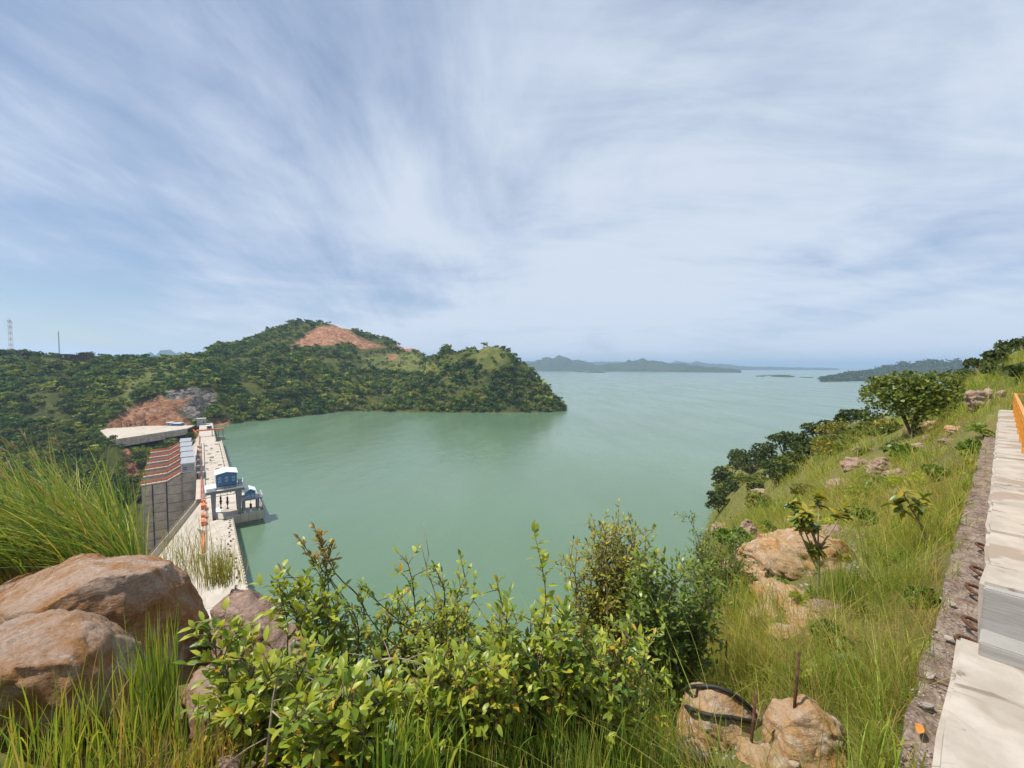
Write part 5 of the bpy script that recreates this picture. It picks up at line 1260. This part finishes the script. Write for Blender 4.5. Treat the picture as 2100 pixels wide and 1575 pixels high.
shrub('shrub', 'dense glossy green shrub right of the middle at the bottom', 'shrub', gbase(1090, 2.9), tips_box(990, 1200, 1240, 1430, 2.5, 3.2, 30, 4) + [at(1020, 1195, 3.0), at(1160, 1250, 2.9)], 0.078, 280, [M['leaf'], M['leaf_dark']], G1, 4, 0.16, 0.42, 0.25)
shrub('upright_shoot', 'single tall upright shoot with paired leaves standing above the shrubs', 'shrub', gbase(1080, 2.85) , [at(1096, 1092, 2.8)], 0.105, 60, [M['leaf'], M['leaf']], G1, 5, 0.1, 0.26, 0.62, 0.011, 'bark', False, 0.10, None, 0.02)
shrub('shrub', 'yellow green small leaved shrub standing alone against the water', 'shrub', gbase(1255, 5.2), tips_box(1165, 1335, 1070, 1260, 5.2, 6.0, 62, 6) + [at(1265, 1058, 5.6), at(1290, 1062, 5.6), at(1230, 1075, 5.6)], 0.080, 280, [M['leaf_yellow'], M['leaf']], G3, 6, 0.24, 0.5, 0.35)
shrub('shrub', 'dark round leaved shrub below the yellow green one', 'shrub', gbase(1370, 4.3), tips_box(1300, 1480, 1140, 1360, 4.0, 4.9, 44, 7), 0.085, 250, [M['leaf_dark'], M['leaf']], G2, 7, 0.2, 0.45, 0.3)
shrub('shrub', 'low leafy shrub in the lower left in front of the boulders', 'shrub', gbase(560, 2.5), tips_box(430, 680, 1345, 1480, 2.2, 2.8, 17, 8) + [at(462, 1250, 2.6), at(440, 1290, 2.5), at(480, 1290, 2.6)], 0.088, 230, [M['leaf'], M['leaf_dark']], G1, 8, 0.14, 0.42, 0.35)
shrub('shrub', 'bright leafy sprigs at the bottom edge left of the middle', 'shrub', gbase(680, 2.0), tips_box(560, 820, 1420, 1565, 1.9, 2.4, 20, 9), 0.085, 180, [M['leaf'], M['leaf']], G1, 9, 0.10, 0.42, 0.25)
shrub('shrub', 'big leaved bush filling the bottom middle of the view', 'shrub', gbase(960, 2.4), tips_box(760, 1080, 1350, 1510, 2.2, 2.8, 32, 10), 0.074, 240, [M['leaf'], M['leaf_yellow']], G1, 10, 0.15, 0.42, 0.3)
shrub('shrub', 'leafy bush between the middle shrubs and the hose boulder', 'shrub', gbase(1230, 2.9), tips_box(1150, 1360, 1290, 1500, 2.6, 3.3, 32, 12), 0.070, 220, [M['leaf'], M['leaf_dark']], G1, 12, 0.15, 0.42, 0.3)
shrub('shrub', 'dense fine leaved green bush at the brink right of the lake', 'shrub', gbase(1470, 8.5), tips_box(1410, 1530, 1085, 1180, 8.0, 9.5, 30, 13) + [at(1405, 1052, 8.6)], 0.075, 120, [M['leaf_dark'], M['leaf']], G2, 13, 0.3, 0.55, 0.3)
shrub('ground_plant', 'low dark broad leaved plant behind the rod boulder', 'plant', hit(1690, 1420), [at(1610, 1400, 4.2), at(1640, 1395, 4.2), at(1700, 1385, 4.3), at(1750, 1375, 4.4), at(1730, 1360, 4.5), at(1670, 1405, 4.2), at(1715, 1405, 4.2)], 0.13, 90, [M['leaf_dark'], M['leaf']], G2, 14, 0.1, 0.35, 0.2)
# saplings on the open slope
def sapling(label, px, py, forks, leaf, seed, mats, fcol, cnt=22):
    b = hit(px, py); r_ = random.Random(seed); root = empty('sapling', b); tag(root, label, 'sapling')
    wood = MB(); fork = at(forks[0][0], forks[0][1], b.y) - b
    wood.tube(smooth_path([Vector((0, 0, -.1)), fork * 0.5 + Vector((0.02, 0, 0)), fork], 4), [0.03, .029, .028, .027, .026, .025, .024, .023, .022][:9], 7)
    n_ = 0; LS = []
    for (tx, ty, dy, fr) in forks[1:]:
        tip = at(tx, ty, b.y + dy) - b; st = fork * fr
        pth = smooth_path([st, st.lerp(tip, .5) + Vector((r_.uniform(-.05, .05), 0, .03)), tip], 5); wood.tube(pth, [0.017 - 0.009 * i / (len(pth) - 1) for i in range(len(pth))], 6)
        ax = (pth[-1] - pth[-3]).normalized()
        for k in range(cnt):
            a = k * 2.4; q = Matrix.Rotation(a, 3, ax) @ ax.orthogonal().normalized(); e = r_.uniform(-0.25, 0.9)
            LS.append((tip - ax * r_.uniform(0, 0.26), q + ax * e + Vector((0, 0, -0.15)), leaf * r_.uniform(0.65, 1.15)))
    wood.build('trunk', M['bark_pale'], root, True)
    for p, d, s in LS:
        o = link('leaf', leaf_mesh(r_.choice((0, 2)), mats[0] if r_.random() < 0.6 else mats[1]), None, root)
        o.matrix_local = Matrix.Translation(p) @ frame(d, Vector((r_.uniform(-.3, .3), r_.uniform(-.3, .3), 1)), r_.uniform(-.4, .4)).to_4x4() @ Matrix.Scale(s, 4)
sapling('slender forked sapling with yellow green leaf rosettes before the orange rock', 1676, 1222, [(1678, 1128), (1632, 1060, 0, .55), (1655, 1070, .1, 1), (1680, 1015, .4, 1), (1625, 1025, .2, .7), (1735, 1040, 0, 1), (1650, 1045, -.1, 1), (1685, 1128, 0, .9)], 0.19, 31, [M['leaf_yellow'], M['leaf_dark']], G3, 40)
sapling('leggy sapling with big green and yellow leaves near the parapet', 1905, 1120, [(1882, 1065), (1850, 1005, 0, 1), (1880, 1030, -.1, 1), (1832, 1030, 0.1, .9), (1895, 1020, .1, 1)], 0.24, 32, [M['leaf_yellow'], M['leaf_dark']], G1, 16)
sapling('small dark sapling in the grass above the yellow leaved one', 1790, 1020, [(1790, 1000), (1775, 985, 0, 1), (1805, 980, 0, 1), (1790, 972, 0.2, 1)], 0.22, 33, [M['leaf_dark'], M['leaf_dark']], G2, 14)

# ------------------------------------------------------------------ trees along the right-hand slope
def big_tree(name, label, px, py, wpx, hpx, n, size, cols, seed, lobes=16, bark='bark', cat='tree', group=None, z0=0.22):
    b = hit(px, py); k = b.y / F_PX; W, Hh = wpx * k, hpx * k; r_ = np.random.default_rng(seed)
    V, F, c = crown_mesh(r_, n, lobes, Hh, W * 0.56, Hh * z0 * 0.6, size)
    C = np.array(cols[0])[None] + (np.array(cols[1]) - np.array(cols[0]))[None] * r_.uniform(0, 1, (n, 1)) ** 1.2
    root = empty(name, b); tag(root, label, cat, group)
    me = np_mesh('crown', V, [F], col=np.repeat(C, 4, 0), mats=[M['foliage'] if size < 0.4 else M['forest']]); link('crown', me, None, root)
    trunk_mb(c, Hh, Hh * z0, max(0.03, W * 0.03)).build('trunk', M[bark], root, True)
big_tree('round_tree', 'large round yellow green tree standing above the lake on the slope', 1868, 895, 150, 135, 6500, 0.19, ((0.045, 0.090, 0.016), (0.25, 0.265, 0.036)), 41, 26, z0=0.04)
DK = ((0.030, 0.050, 0.016), (0.105, 0.130, 0.032)); YL = ((0.16, 0.15, 0.02), (0.36, 0.30, 0.035))
spots = [(1492, 1000, 60, 44, 'dark rounded tree on the shore point, nearest the water'), (1540, 975, 58, 42, 'dark tree just right of the shore point tree'), (1512, 962, 50, 32, 'flat topped dark tree at the brow of the shore point'),
 (1578, 955, 60, 40, 'dark spreading tree in the middle of the shore grove'), (1606, 938, 60, 46, 'tall dark tree topping the shore grove'), (1640, 925, 46, 30, 'dark bushy tree at the right end of the shore grove'), (1672, 898, 46, 36, 'dark rounded tree alone on the slope crest above the grove'),
 (1645, 905, 40, 24, 'low dark tree left of the lone crest tree'), (1620, 985, 42, 32, 'dark tree on the grassy flank below the grove'), (1590, 1000, 46, 36, 'dark tree lower down the grassy flank near the water'), (1556, 1015, 36, 28, 'small dark tree between the flank and the shore'), (1474, 1056, 50, 42, 'dark tree standing in the water at the shore'),
 (1506, 1012, 18, 16, 'tiny dark bush on the grassy shore bank'), (1652, 945, 34, 28, 'dark shrub below the right end of the grove'), (1735, 880, 44, 44, 'thin open tree against the water left of the round tree'), (1770, 880, 50, 26, 'dark bush at the foot of the round tree'), (1700, 895, 50, 24, 'dark bush left of the yellow shrub'), (1640, 962, 30, 26, 'dark shrub on the flank beside the grass'), (1585, 975, 34, 26, 'dark tree half hidden in the shore grove')]
for i, (px, py, w, h, lab) in enumerate(spots):
    if hit(px, py) is None: continue
    Y = hit(px, py).y; big_tree('slope_tree', lab, px, py, w * 1.1, h * 1.15, 700, max(0.30, Y * 0.0055), DK, 60 + i, 9, group='dark trees on the right slope', z0=0.10)
for i in range(70):
    r_ = random.Random(500 + i); t_ = r_.random(); px = 1468 + 350 * t_ + r_.gauss(0, 12); py = float(np.interp(px, [1465, 1500, 1600, 1690, 1800], [985, 975, 935, 895, 868])) + abs(r_.gauss(0, 1)) * (34 - 18 * t_) + 6
    h = hit(px, py)
    if h is None or h.z < 0.2 or h.y < 25: continue
    hh = r_.uniform(14, 30) * h.y / F_PX; o = empty('brink_bush', h - Vector((0, 0, hh * 0.25)), r_.uniform(0, 6)); o.scale = (hh * 1.25, hh * 1.25, hh)
    link('crown', TREES[i % 5][0], None, o); link('trunk', TREES[i % 5][1], None, o); tag(o, 'dark green bush in the brink belt, ' + ('at its lower end by the water' if px < 1540 else 'just above the shore point grove' if px < 1620 else 'around the lone crest tree' if px < 1700 else 'between the yellow shrubs and the round tree'), 'bush', 'bushes along the brink')
for i, (px, py, w, h, lab, cl) in enumerate([(1500, 1135, 70, 46, 'green scrub bush on the brink beside the pinkish rock', 0), (1390, 1120, 60, 50, 'small green bush at the water side of the dark shrub', 0), (1550, 1225, 60, 36, 'olive scrub between the low tan rocks', 1), (1780, 1075, 50, 26, 'green herb clump right of the white rubble', 0), (1850, 940, 60, 24, 'green herb clump on the middle slope', 0), (1700, 1330, 70, 50, 'feathery green bush right of the pale grass stems', 0), (1560, 1045, 60, 26, 'olive scrub on the far brow below the grove', 1), (1650, 1020, 40, 22, 'olive scrub behind the forked sapling', 1), (1920, 985, 50, 26, 'green herb clump beside the parapet', 0), (1985, 930, 36, 26, 'green herb clump near the parapet end', 0), (1890, 1240, 60, 40, 'green weeds before the footing', 0)]):
    Y = hit(px, py).y; big_tree('scrub_bush', lab, px, py, w, h, 900, max(0.035, 7.5 * Y / F_PX), (((0.05, 0.11, 0.02), (0.20, 0.29, 0.04)), ((0.12, 0.13, 0.03), (0.30, 0.29, 0.06)))[cl], 150 + i, 9, cat='bush', z0=0.05)
WEED = []
for k in range(4):
    V, F, c = crown_mesh(prg, 170, 7, 1.0, 0.62, 0.02, 0.16); me = np_mesh('foliage', V, [F], mats=[M[('leaf', 'leaf_dark', 'leaf_yellow', 'leaf')[k]]]); tm = trunk_mb(c, 1.0, 0.1, 0.02).mesh('stem'); tm.materials.append(M['bark']); WEED.append((me, tm))
for i in range(64):
    r_ = random.Random(900 + i); px = r_.uniform(1480, 2020); py = r_.uniform(max(845, 1130 - 0.55 * (px - 1480)), 1420)
    if px > 1900 - (py - 1100) * 0.30 and py > 1000: continue
    h = hit(px, py)
    if h is None or h.y > 60: continue
    hh = r_.uniform(12, 34) * h.y / F_PX * (0.8 if py > 1250 else 1.0); o = empty('weed_clump', h - Vector((0, 0, hh * 0.1)), r_.uniform(0, 6)); o.scale = (hh * r_.uniform(0.9, 1.6), hh * 1.2, hh)
    fm_, sm_ = WEED[i % 4]; link('foliage', fm_, None, o)['kind'] = 'stuff'; link('stem', sm_, None, o)
    tag(o, 'low leafy weed clump in the slope grass, ' + ('near the parapet footing' if px > 1850 else 'around the saplings' if py < 1220 and px > 1640 else 'around the tan rocks' if py < 1300 else 'above the two boulders'), 'weed', 'weeds in the slope grass')
for i, (px, py, w, h, lab) in enumerate([(1715, 905, 66, 40, 'bright yellow shrub on the slope left of the round tree'), (1700, 938, 56, 30, 'yellow shrub lower on the slope beside the pink slabs'), (1810, 885, 40, 22, 'yellow leafed bush at the left foot of the round tree')]):
    big_tree('yellow_shrub', lab, px, py, w, h, 420, 0.22, YL, 90 + i, 8, cat='shrub', group='yellow shrubs on the slope', z0=0.1)
for i, (px, py, w, h, lab) in enumerate([(2010, 762, 46, 32, 'dark tree at the skyline, leftmost on the right-hand hill'), (2040, 758, 44, 40, 'open dark tree in the middle of the right skyline'), (2072, 735, 50, 34, 'spreading dark tree on the right skyline near the frame edge'), (2100, 725, 46, 34, 'dark tree at the right edge of the skyline'), (2140, 720, 60, 40, 'dark tree on the hill beyond the right edge')]):
    big_tree('skyline_tree', lab, px, py, w, h, 420, 0.42, DK, 110 + i, 9, group='trees on the right skyline')
for i, (px, py, w, h, lab) in enumerate([(1975, 785, 60, 26, 'low green bush below the right skyline trees'), (2085, 790, 60, 44, 'dark green bush behind the railing end'), (2040, 775, 50, 20, 'olive bush on the hill above the outcrop')]):
    big_tree('hill_bush', lab, px, py, w, h, 420, 0.34, ((0.03, 0.06, 0.015), (0.10, 0.13, 0.028)), 130 + i, 8, cat='bush', group='bushes on the right hill', z0=0.1)

# ------------------------------------------------------------------ grass
grng = np.random.default_rng(77)
def blades(base, L, lean, bend, width, col, K=4, splay=0.25):
    n = len(base); t_ = np.linspace(0, 1, K + 1)
    lean = lean + splay * grng.normal(size=(n, 2)); u = np.stack([lean[:, 0], lean[:, 1], np.zeros(n)], 1)
    # initial direction up + part of lean; curve grows with t^2
    pos = base[:, None, :] + L[:, None, None] * (t_[None, :, None] * np.array([0, 0, 1.0]) * (1 - 0.42 * np.clip(bend, 0, 1.6)[:, None, None] * t_[None, :, None])
          + u[:, None, :] * (0.35 * t_[None, :, None] + bend[:, None, None] * (t_ ** 2)[None, :, None]) * 0.75)
    a = grng.uniform(0, 6.28, n); side = np.stack([np.cos(a), np.sin(a), np.zeros(n)], 1)
    w = width[:, None] * np.array([0.7] + [1.0] * (K - 2) + [0.6])[None, :K]
    Lv = pos[:, :K] - side[:, None, :] * w[..., None] / 2; Rv = pos[:, :K] + side[:, None, :] * w[..., None] / 2
    V = np.concatenate([np.stack([Lv, Rv], 2).reshape(n, 2 * K, 3), pos[:, K:K + 1]], 1)
    m = 2 * K + 1; o = np.arange(n)[:, None] * m
    Q = np.concatenate([(o + np.array([2 * i, 2 * i + 1, 2 * i + 3, 2 * i + 2])[None]) for i in range(K - 1)], 0)
    Tt_ = o + np.array([2 * K - 2, 2 * K - 1, 2 * K])[None]
    C = np.repeat(col, m, 0)
    return V.reshape(-1, 3), Q, Tt_, C, pos
class Grass:
    def __init__(s): s.V, s.Q, s.T, s.C, s.o = [], [], [], [], 0
    def add(s, *a, **k):
        V, Q, T_, C, pos = blades(*a, **k); s.V.append(V); s.Q.append(Q + s.o); s.T.append(T_ + s.o); s.C.append(C); s.o += len(V); return pos
    def build(s, name, label):
        me = np_mesh(name, np.concatenate(s.V), [np.concatenate(s.Q), np.concatenate(s.T)], col=np.concatenate(s.C), mats=[M['grass']])
        return tag(link(name, me), label, 'grass', kind='stuff')
PAL = np.array([(0.15, 0.25, 0.035), (0.25, 0.33, 0.042), (0.36, 0.37, 0.055), (0.42, 0.36, 0.075), (0.42, 0.28, 0.12), (0.09, 0.17, 0.03)])
def gcol(n, w):
    w = np.array(w, float); k = grng.choice(len(PAL), n, p=w / w.sum()); return PAL[k] * grng.uniform(0.85, 1.35, (n, 1))
def clear_of_rocks(X, Y):
    ok = np.ones(len(X), bool)
    for x, y, r in ROCK_AT:
        ok &= ((X - x) ** 2 + (Y - y) ** 2) > (r * 0.85) ** 2
        ok &= ((X - x * (1 - 0.45 * r / y)) ** 2 + (Y - (y - 0.45 * r)) ** 2) > (r * 0.75) ** 2
    # parapet, footing and road
    s = (X - WO.x) * wx_ + (Y - WO.y) * wy_; y = -(X - WO.x) * wy_ + (Y - WO.y) * wx_
    return ok & ~((y < 0.34) & (s < 24.6) & (y > -8))
for px, py, r in ((1600, 1215, 0.55), (1640, 1255, 0.5), (1585, 1270, 0.4), (1700, 1220, 0.4), (1745, 1120, 0.7), (1560, 1180, 0.5), (1470, 1535, 0.45), (1600, 1545, 0.4), (1545, 1490, 0.35), (1470, 1600, 0.4), (1660, 1590, 0.4), (1700, 1560, 0.3), (1420, 1560, 0.35), (1560, 1600, 0.4)):
    h = hit(px, py); ROCK_AT.append((h.x, h.y, r))
# slope grass
gr = Grass()
for (n, ya, yb, ta, tb, nb, Lr, wmin, K, W) in ((3600, 2.0, 8.0, 0.18, 1.30, 8, (0.30, 0.85), 0.0042, 4, (2, 3, 3, 2, 2, 1)), (5600, 6.0, 26.0, 0.35, 1.45, 7, (0.45, 1.25), 0.006, 4, (2, 3, 4, 3, 2, 1)), (6000, 22.0, 130.0, 0.45, 1.6, 6, (0.8, 1.9), 0.012, 3, (1, 3, 4, 3, 1.5, 1)), (2600, 120, 255, 0.48, 0.95, 5, (0.8, 1.6), 0.05, 3, (2, 3, 3, 2, 1, 2))):
    Y = np.exp(grng.uniform(math.log(ya), math.log(yb), n)); T_ = grng.uniform(ta, tb, n); X = T_ * Y
    pn = fbm(X / (0.6 + Y * 0.06), Y / (0.6 + Y * 0.06), 3, 91)
    ok = clear_of_rocks(X, Y) & (pn > np.where((Y > 4) & (Y < 16), -0.05, -0.12)); X, Y, pn = X[ok], Y[ok], pn[ok]; Z = near_z(X, Y); ok = Z > 0.3; X, Y, Z, pn = X[ok], Y[ok], Z[ok], pn[ok]; m = len(X)
    B = np.repeat(np.stack([X, Y, Z - 0.03], 1), nb, 0); sp = np.repeat(np.clip(0.05 + 0.012 * Y, 0.05, 1.2), nb)
    B[:, :2] += grng.normal(size=(m * nb, 2)) * sp[:, None]; B[:, 2] = near_z(B[:, 0], np.maximum(B[:, 1], 1.05)) - 0.03
    big = grng.uniform(0, 1, m) < 0.28
    Lh = np.repeat(np.where(big, grng.uniform(1.0, 1.55, m), grng.uniform(0.30, 0.85, m)) * (0.75 + 1.1 * np.clip(pn + 0.2, 0, 0.5)), nb) * grng.uniform(Lr[0], Lr[1], m * nb)
    lean = np.repeat(grng.normal(size=(m, 2)) * 0.45 + np.array([-0.30, 0.0]), nb, 0)
    wd = np.maximum(wmin, 0.00085 * np.repeat(Y, nb)) * grng.uniform(0.7, 1.4, m * nb)
    dryness = fbm(X / (1.2 + Y * 0.12), Y / (1.2 + Y * 0.12), 4, 93)
    tc1 = np.where((dryness > 0.10)[:, None], gcol(m, (0.3, 1, 2, 3, 4, 0.2)), np.where((dryness < -0.08)[:, None], gcol(m, (4, 4, 1.5, 0.5, 0.3, 4)), gcol(m, W)))
    cc = np.repeat(tc1, nb, 0) * 0.7 + 0.3 * gcol(m * nb, W)
    gr.add(B, Lh, lean, grng.uniform(0.1, 1.1, m * nb), wd, cc, K=K, splay=0.34)
gr.build('slope_grass', 'yellow green grass covering the sunny slope beside the parapet')
# tall windblown grass at the left
gl = Grass()
n = 5200
T_ = grng.uniform(-1.55, -0.93, n); T_ = np.where(T_ > -0.93, -0.93, T_); Y = grng.uniform(4.9, 6.6, n); X = T_ * Y; Z = near_z(X, Y)
edge = np.clip((T_ + 1.55) / 0.62, 0, 1)
pos = gl.add(np.stack([X, Y, Z - .05], 1), grng.uniform(0.7, 2.3, n) * (0.8 + 0.3 * edge), np.array([[-0.75, -0.05]]) * np.ones((n, 1)), grng.uniform(0.15, 1.15, n), grng.uniform(0.007, 0.016, n), gcol(n, (3, 4, 3, 1.5, 0.6, 2)), K=6, splay=0.33)
n = 420
T_ = grng.uniform(-1.6, -0.98, n); Y = grng.uniform(4.9, 6.5, n); X = T_ * Y; Z = near_z(X, Y)
pos = gl.add(np.stack([X, Y, Z - .05], 1), grng.uniform(1.9, 2.8, n), np.array([[-0.75, -0.05]]) * np.ones((n, 1)), grng.uniform(0.5, 1.1, n), np.full(n, 0.005), gcol(n, (1, 2, 3, 2, 1, 0)), K=7, splay=0.2)
# seed plumes at the stalk ends
pt = pos[:, -1]; pd = pos[:, -1] - pos[:, -2]; pd /= np.linalg.norm(pd, axis=1)[:, None]
k = 12; B = np.repeat(pt, k, 0) - np.repeat(pd, k, 0) * grng.uniform(0, 0.22, (n * k, 1)); ln = np.repeat(pd[:, :2], k, 0)
gl.add(B, grng.uniform(0.05, 0.13, n * k), ln * 1.4 + np.array([-0.2, 0]), grng.uniform(0.3, 1.0, n * k), np.full(n * k, 0.006), np.array([0.36, 0.25, 0.10]) * grng.uniform(0.7, 1.2, (n * k, 1)), K=3, splay=0.35)
# dry brown stalks at their foot
n = 900; T_ = grng.uniform(-1.6, -1.0, n); Y = grng.uniform(4.6, 5.3, n); X = T_ * Y; Z = near_z(X, Y)
gl.add(np.stack([X, Y, Z - .03], 1), grng.uniform(0.2, 0.6, n), grng.normal(size=(n, 2)) * 0.5, grng.uniform(0.1, 0.9, n), np.full(n, 0.006), np.array([0.15, 0.085, 0.045]) * grng.uniform(0.6, 1.5, (n, 1)), K=4)
gl.build('tall_grass', 'tall windblown grass bending left above the flat-topped boulder')
# separate tufts
def tuft(label, px, Y, z_py, n, L, spread, lean, bend, width, W, seed=0, K=5, splay=0.22, plume=False):
    g = Grass(); c = at(px, z_py, Y); B = np.array(c)[None] + np.stack([grng.normal(size=n) * spread, grng.normal(size=n) * spread * 0.6, np.full(n, -0.03)], 1)
    pos = g.add(B, grng.uniform(0.45, 1.0, n) * L, np.array([lean]) * np.ones((n, 1)), grng.uniform(bend[0], bend[1], n), grng.uniform(0.7, 1.3, n) * width, gcol(n, W), K=K, splay=splay)
    if plume:
        q = pos[:n // 6]; kk = 16; d = q[:, -1] - q[:, -2]; d /= np.linalg.norm(d, axis=1)[:, None]
        B2 = np.repeat(q[:, -1], kk, 0) - np.repeat(d, kk, 0) * grng.uniform(-0.05, 0.25, (len(q) * kk, 1))
        g.add(B2, grng.uniform(0.03, 0.09, len(q) * kk), np.repeat(d[:, :2], kk, 0), grng.uniform(0.2, 1, len(q) * kk), np.full(len(q) * kk, 0.003), np.array([0.38, 0.31, 0.17]) * grng.uniform(0.7, 1.2, (len(q) * kk, 1)), K=3, splay=0.5)
    me = np_mesh('grass_tuft', np.concatenate(g.V), [np.concatenate(g.Q), np.concatenate(g.T)], col=np.concatenate(g.C), mats=[M['grass']])
    o = link('grass_tuft', me); tag(o, label, 'grass', kind='stuff')
tuft('tall upright tuft of green grass in front of the boulders', 325, 2.55, 1500, 150, 1.02, 0.065, (-0.02, 0.0), (0.0, 0.45), 0.0065, (3, 4, 2, 1, 0.3, 2), splay=0.16)
tuft('dry straw coloured tuft on the pinkish boulder before the dam', 452, 4.7, 1196, 260, 0.62, 0.11, (0.0, 0), (0, 0.7), 0.005, (1, 2, 3, 3, 3, 0), splay=0.3, plume=True)
tuft('thin seeding grass stalks rising before the dam face', 395, 5.0, 1180, 150, 1.0, 0.16, (-0.05, 0), (0.1, 0.9), 0.004, (1, 2, 3, 3, 2, 0), splay=0.28, plume=True)
tuft('loose yellow grass in the bottom left corner', 80, 2.05, 1600, 210, 0.72, 0.32, (0.05, 0), (0.1, 0.9), 0.0065, (2, 4, 3, 2, 2, 1))
tuft('yellow green grass clump at the lower left edge', 200, 2.1, 1610, 190, 0.66, 0.24, (0.0, 0), (0.1, 0.9), 0.0065, (2, 4, 3, 2, 2, 1))
tuft('dry brown grass clump below the low orange rock', 400, 2.15, 1600, 320, 0.50, 0.17, (0.1, 0), (0.2, 1.2), 0.005, (0.5, 1, 1, 2, 6, 0.5))
tuft('broad bladed light green grass at the bottom middle', 830, 1.95, 1600, 160, 0.55, 0.12, (0.10, 0), (0.2, 1.0), 0.011, (4, 5, 2, 0.5, 0, 2))
tuft('fine green grass at the bottom right of the shrubs', 1100, 2.2, 1590, 520, 0.46, 0.32, (0, 0), (0.1, 0.9), 0.0042, (4, 3, 2, 1, 1, 3))
tuft('fine grass spreading along the bottom before the hose boulder', 1300, 2.6, 1560, 520, 0.48, 0.32, (0, 0), (0.1, 0.9), 0.0045, (4, 3, 2, 1, 1, 3))
tuft('pale stiff grass stems behind the dark shrub', 1560, 4.6, 1400, 260, 0.75, 0.22, (-0.02, 0), (0.0, 0.5), 0.006, (1, 3, 3, 3, 2, 0))
tuft('tall dark green tuft leaning over the parapet footing', 1985, 7.6, 1130, 240, 0.95, 0.22, (-0.25, 0), (0.1, 0.8), 0.009, (3, 2, 1, 1, 0.5, 4))
tuft('bright broad bladed grass in the bottom right corner by the parapet', 1850, 2.45, 1640, 90, 0.48, 0.16, (0.1, 0), (0.3, 1.1), 0.012, (3, 5, 4, 1, 0, 0))
tuft('leaning green grass left of the sapling foot', 1540, 6.0, 1250, 300, 0.6, 0.35, (-0.1, 0), (0.1, 0.8), 0.006, (3, 4, 3, 2, 1, 1))
tuft('tall spiky grass right of the orange rock dome', 1735, 5.6, 1235, 200, 0.75, 0.14, (-0.1, 0), (0, 0.5), 0.007, (3, 3, 3, 1, 1, 3))
def twig(label, pts, r, seed):
    r_ = random.Random(seed); mb = MB(); P_ = [at(*q) for q in pts]; path = smooth_path(P_, 6); n = len(path)
    mb.tube([p - path[0] for p in path], [r * (1 - 0.75 * i / (n - 1)) for i in range(n)], 6)
    for k in range(n // 3):
        i = r_.randint(n // 4, n - 2); d = Vector((r_.gauss(0, 1), r_.gauss(0, .6), r_.gauss(0.4, .7))).normalized() * r_.uniform(0.08, 0.28); a = path[i] - path[0]
        mb.tube([a, a + d * .5 + Vector((0, 0, .01)), a + d], [r * .45, r * .3, r * .12], 5)
    o = mb.build('dead_twig', M['bark_pale'], None, True); o.location = path[0]; tag(o, label, 'twig')
twig('pale arching dead twig over the bottom middle shrubs', [(715, 1420, 2.6), (745, 1372, 2.6), (800, 1350, 2.55), (870, 1365, 2.5), (930, 1420, 2.4)], 0.008, 1)
twig('grey leafless twig standing at the bottom left of the shrubs', [(545, 1570, 2.1), (555, 1480, 2.15), (562, 1420, 2.2), (575, 1370, 2.25)], 0.009, 2)
twig('bare grey twigs sticking out above the middle shrub', [(905, 1280, 3.1), (890, 1210, 3.15), (875, 1165, 3.2), (880, 1135, 3.2)], 0.007, 3)
twig('thin dead twig hanging at the lower left shrub', [(600, 1480, 2.2), (640, 1440, 2.2), (690, 1430, 2.25), (720, 1390, 2.3)], 0.007, 5)
for k, (s_, w_) in enumerate([(0.2, 40), (1.0, 30), (1.7, 36), (2.9, 30), (4.0, 40), (5.2, 50), (6.6, 60), (8.2, 60), (10.0, 70), (12.5, 70)]):
    q = wall_pt(s_, 0.40, -2.78); B = Grass(); n = w_
    B.add(np.array(q)[None] + np.stack([grng.normal(size=n) * 0.10, grng.normal(size=n) * 0.08, np.zeros(n)], 1), grng.uniform(0.15, 0.55, n), np.array([[0.15, -0.1]]) * np.ones((n, 1)), grng.uniform(0.1, 1.0, n), np.full(n, 0.005 + 0.0006 * q.y), gcol(n, (3, 3, 3, 2, 2, 1)), K=4, splay=0.35)
    me = np_mesh('edge_grass', np.concatenate(B.V), [np.concatenate(B.Q), np.concatenate(B.T)], col=np.concatenate(B.C), mats=[M['grass']]); tag(link('edge_grass', me), 'short grass growing along the parapet footing', 'grass', 'grass along the footing', kind='stuff')
tuft('green grass mass along the footing edge', 1770, 3.6, 1420, 520, 0.55, 0.30, (-0.1, 0), (0.1, 0.8), 0.005, (4, 4, 3, 1, 0.5, 2))

# ------------------------------------------------------------------ air
hz = MB(); hz.box(-31000, 31000, -60, 35500, -64, 330)
t = NT('pale_air'); pv = t.node('ShaderNodeVolumePrincipled'); pv.inputs['Color'].default_value = (0.54, 0.76, 1.0, 1); pv.inputs['Density'].default_value = 0.0001; pv.inputs['Anisotropy'].default_value = 0.0
t.l.new(pv.outputs[0], t.out.inputs['Volume'])
tag(hz.build('haze', t.m), 'thin bluish air over the lake and hills', 'haze', kind='stuff')
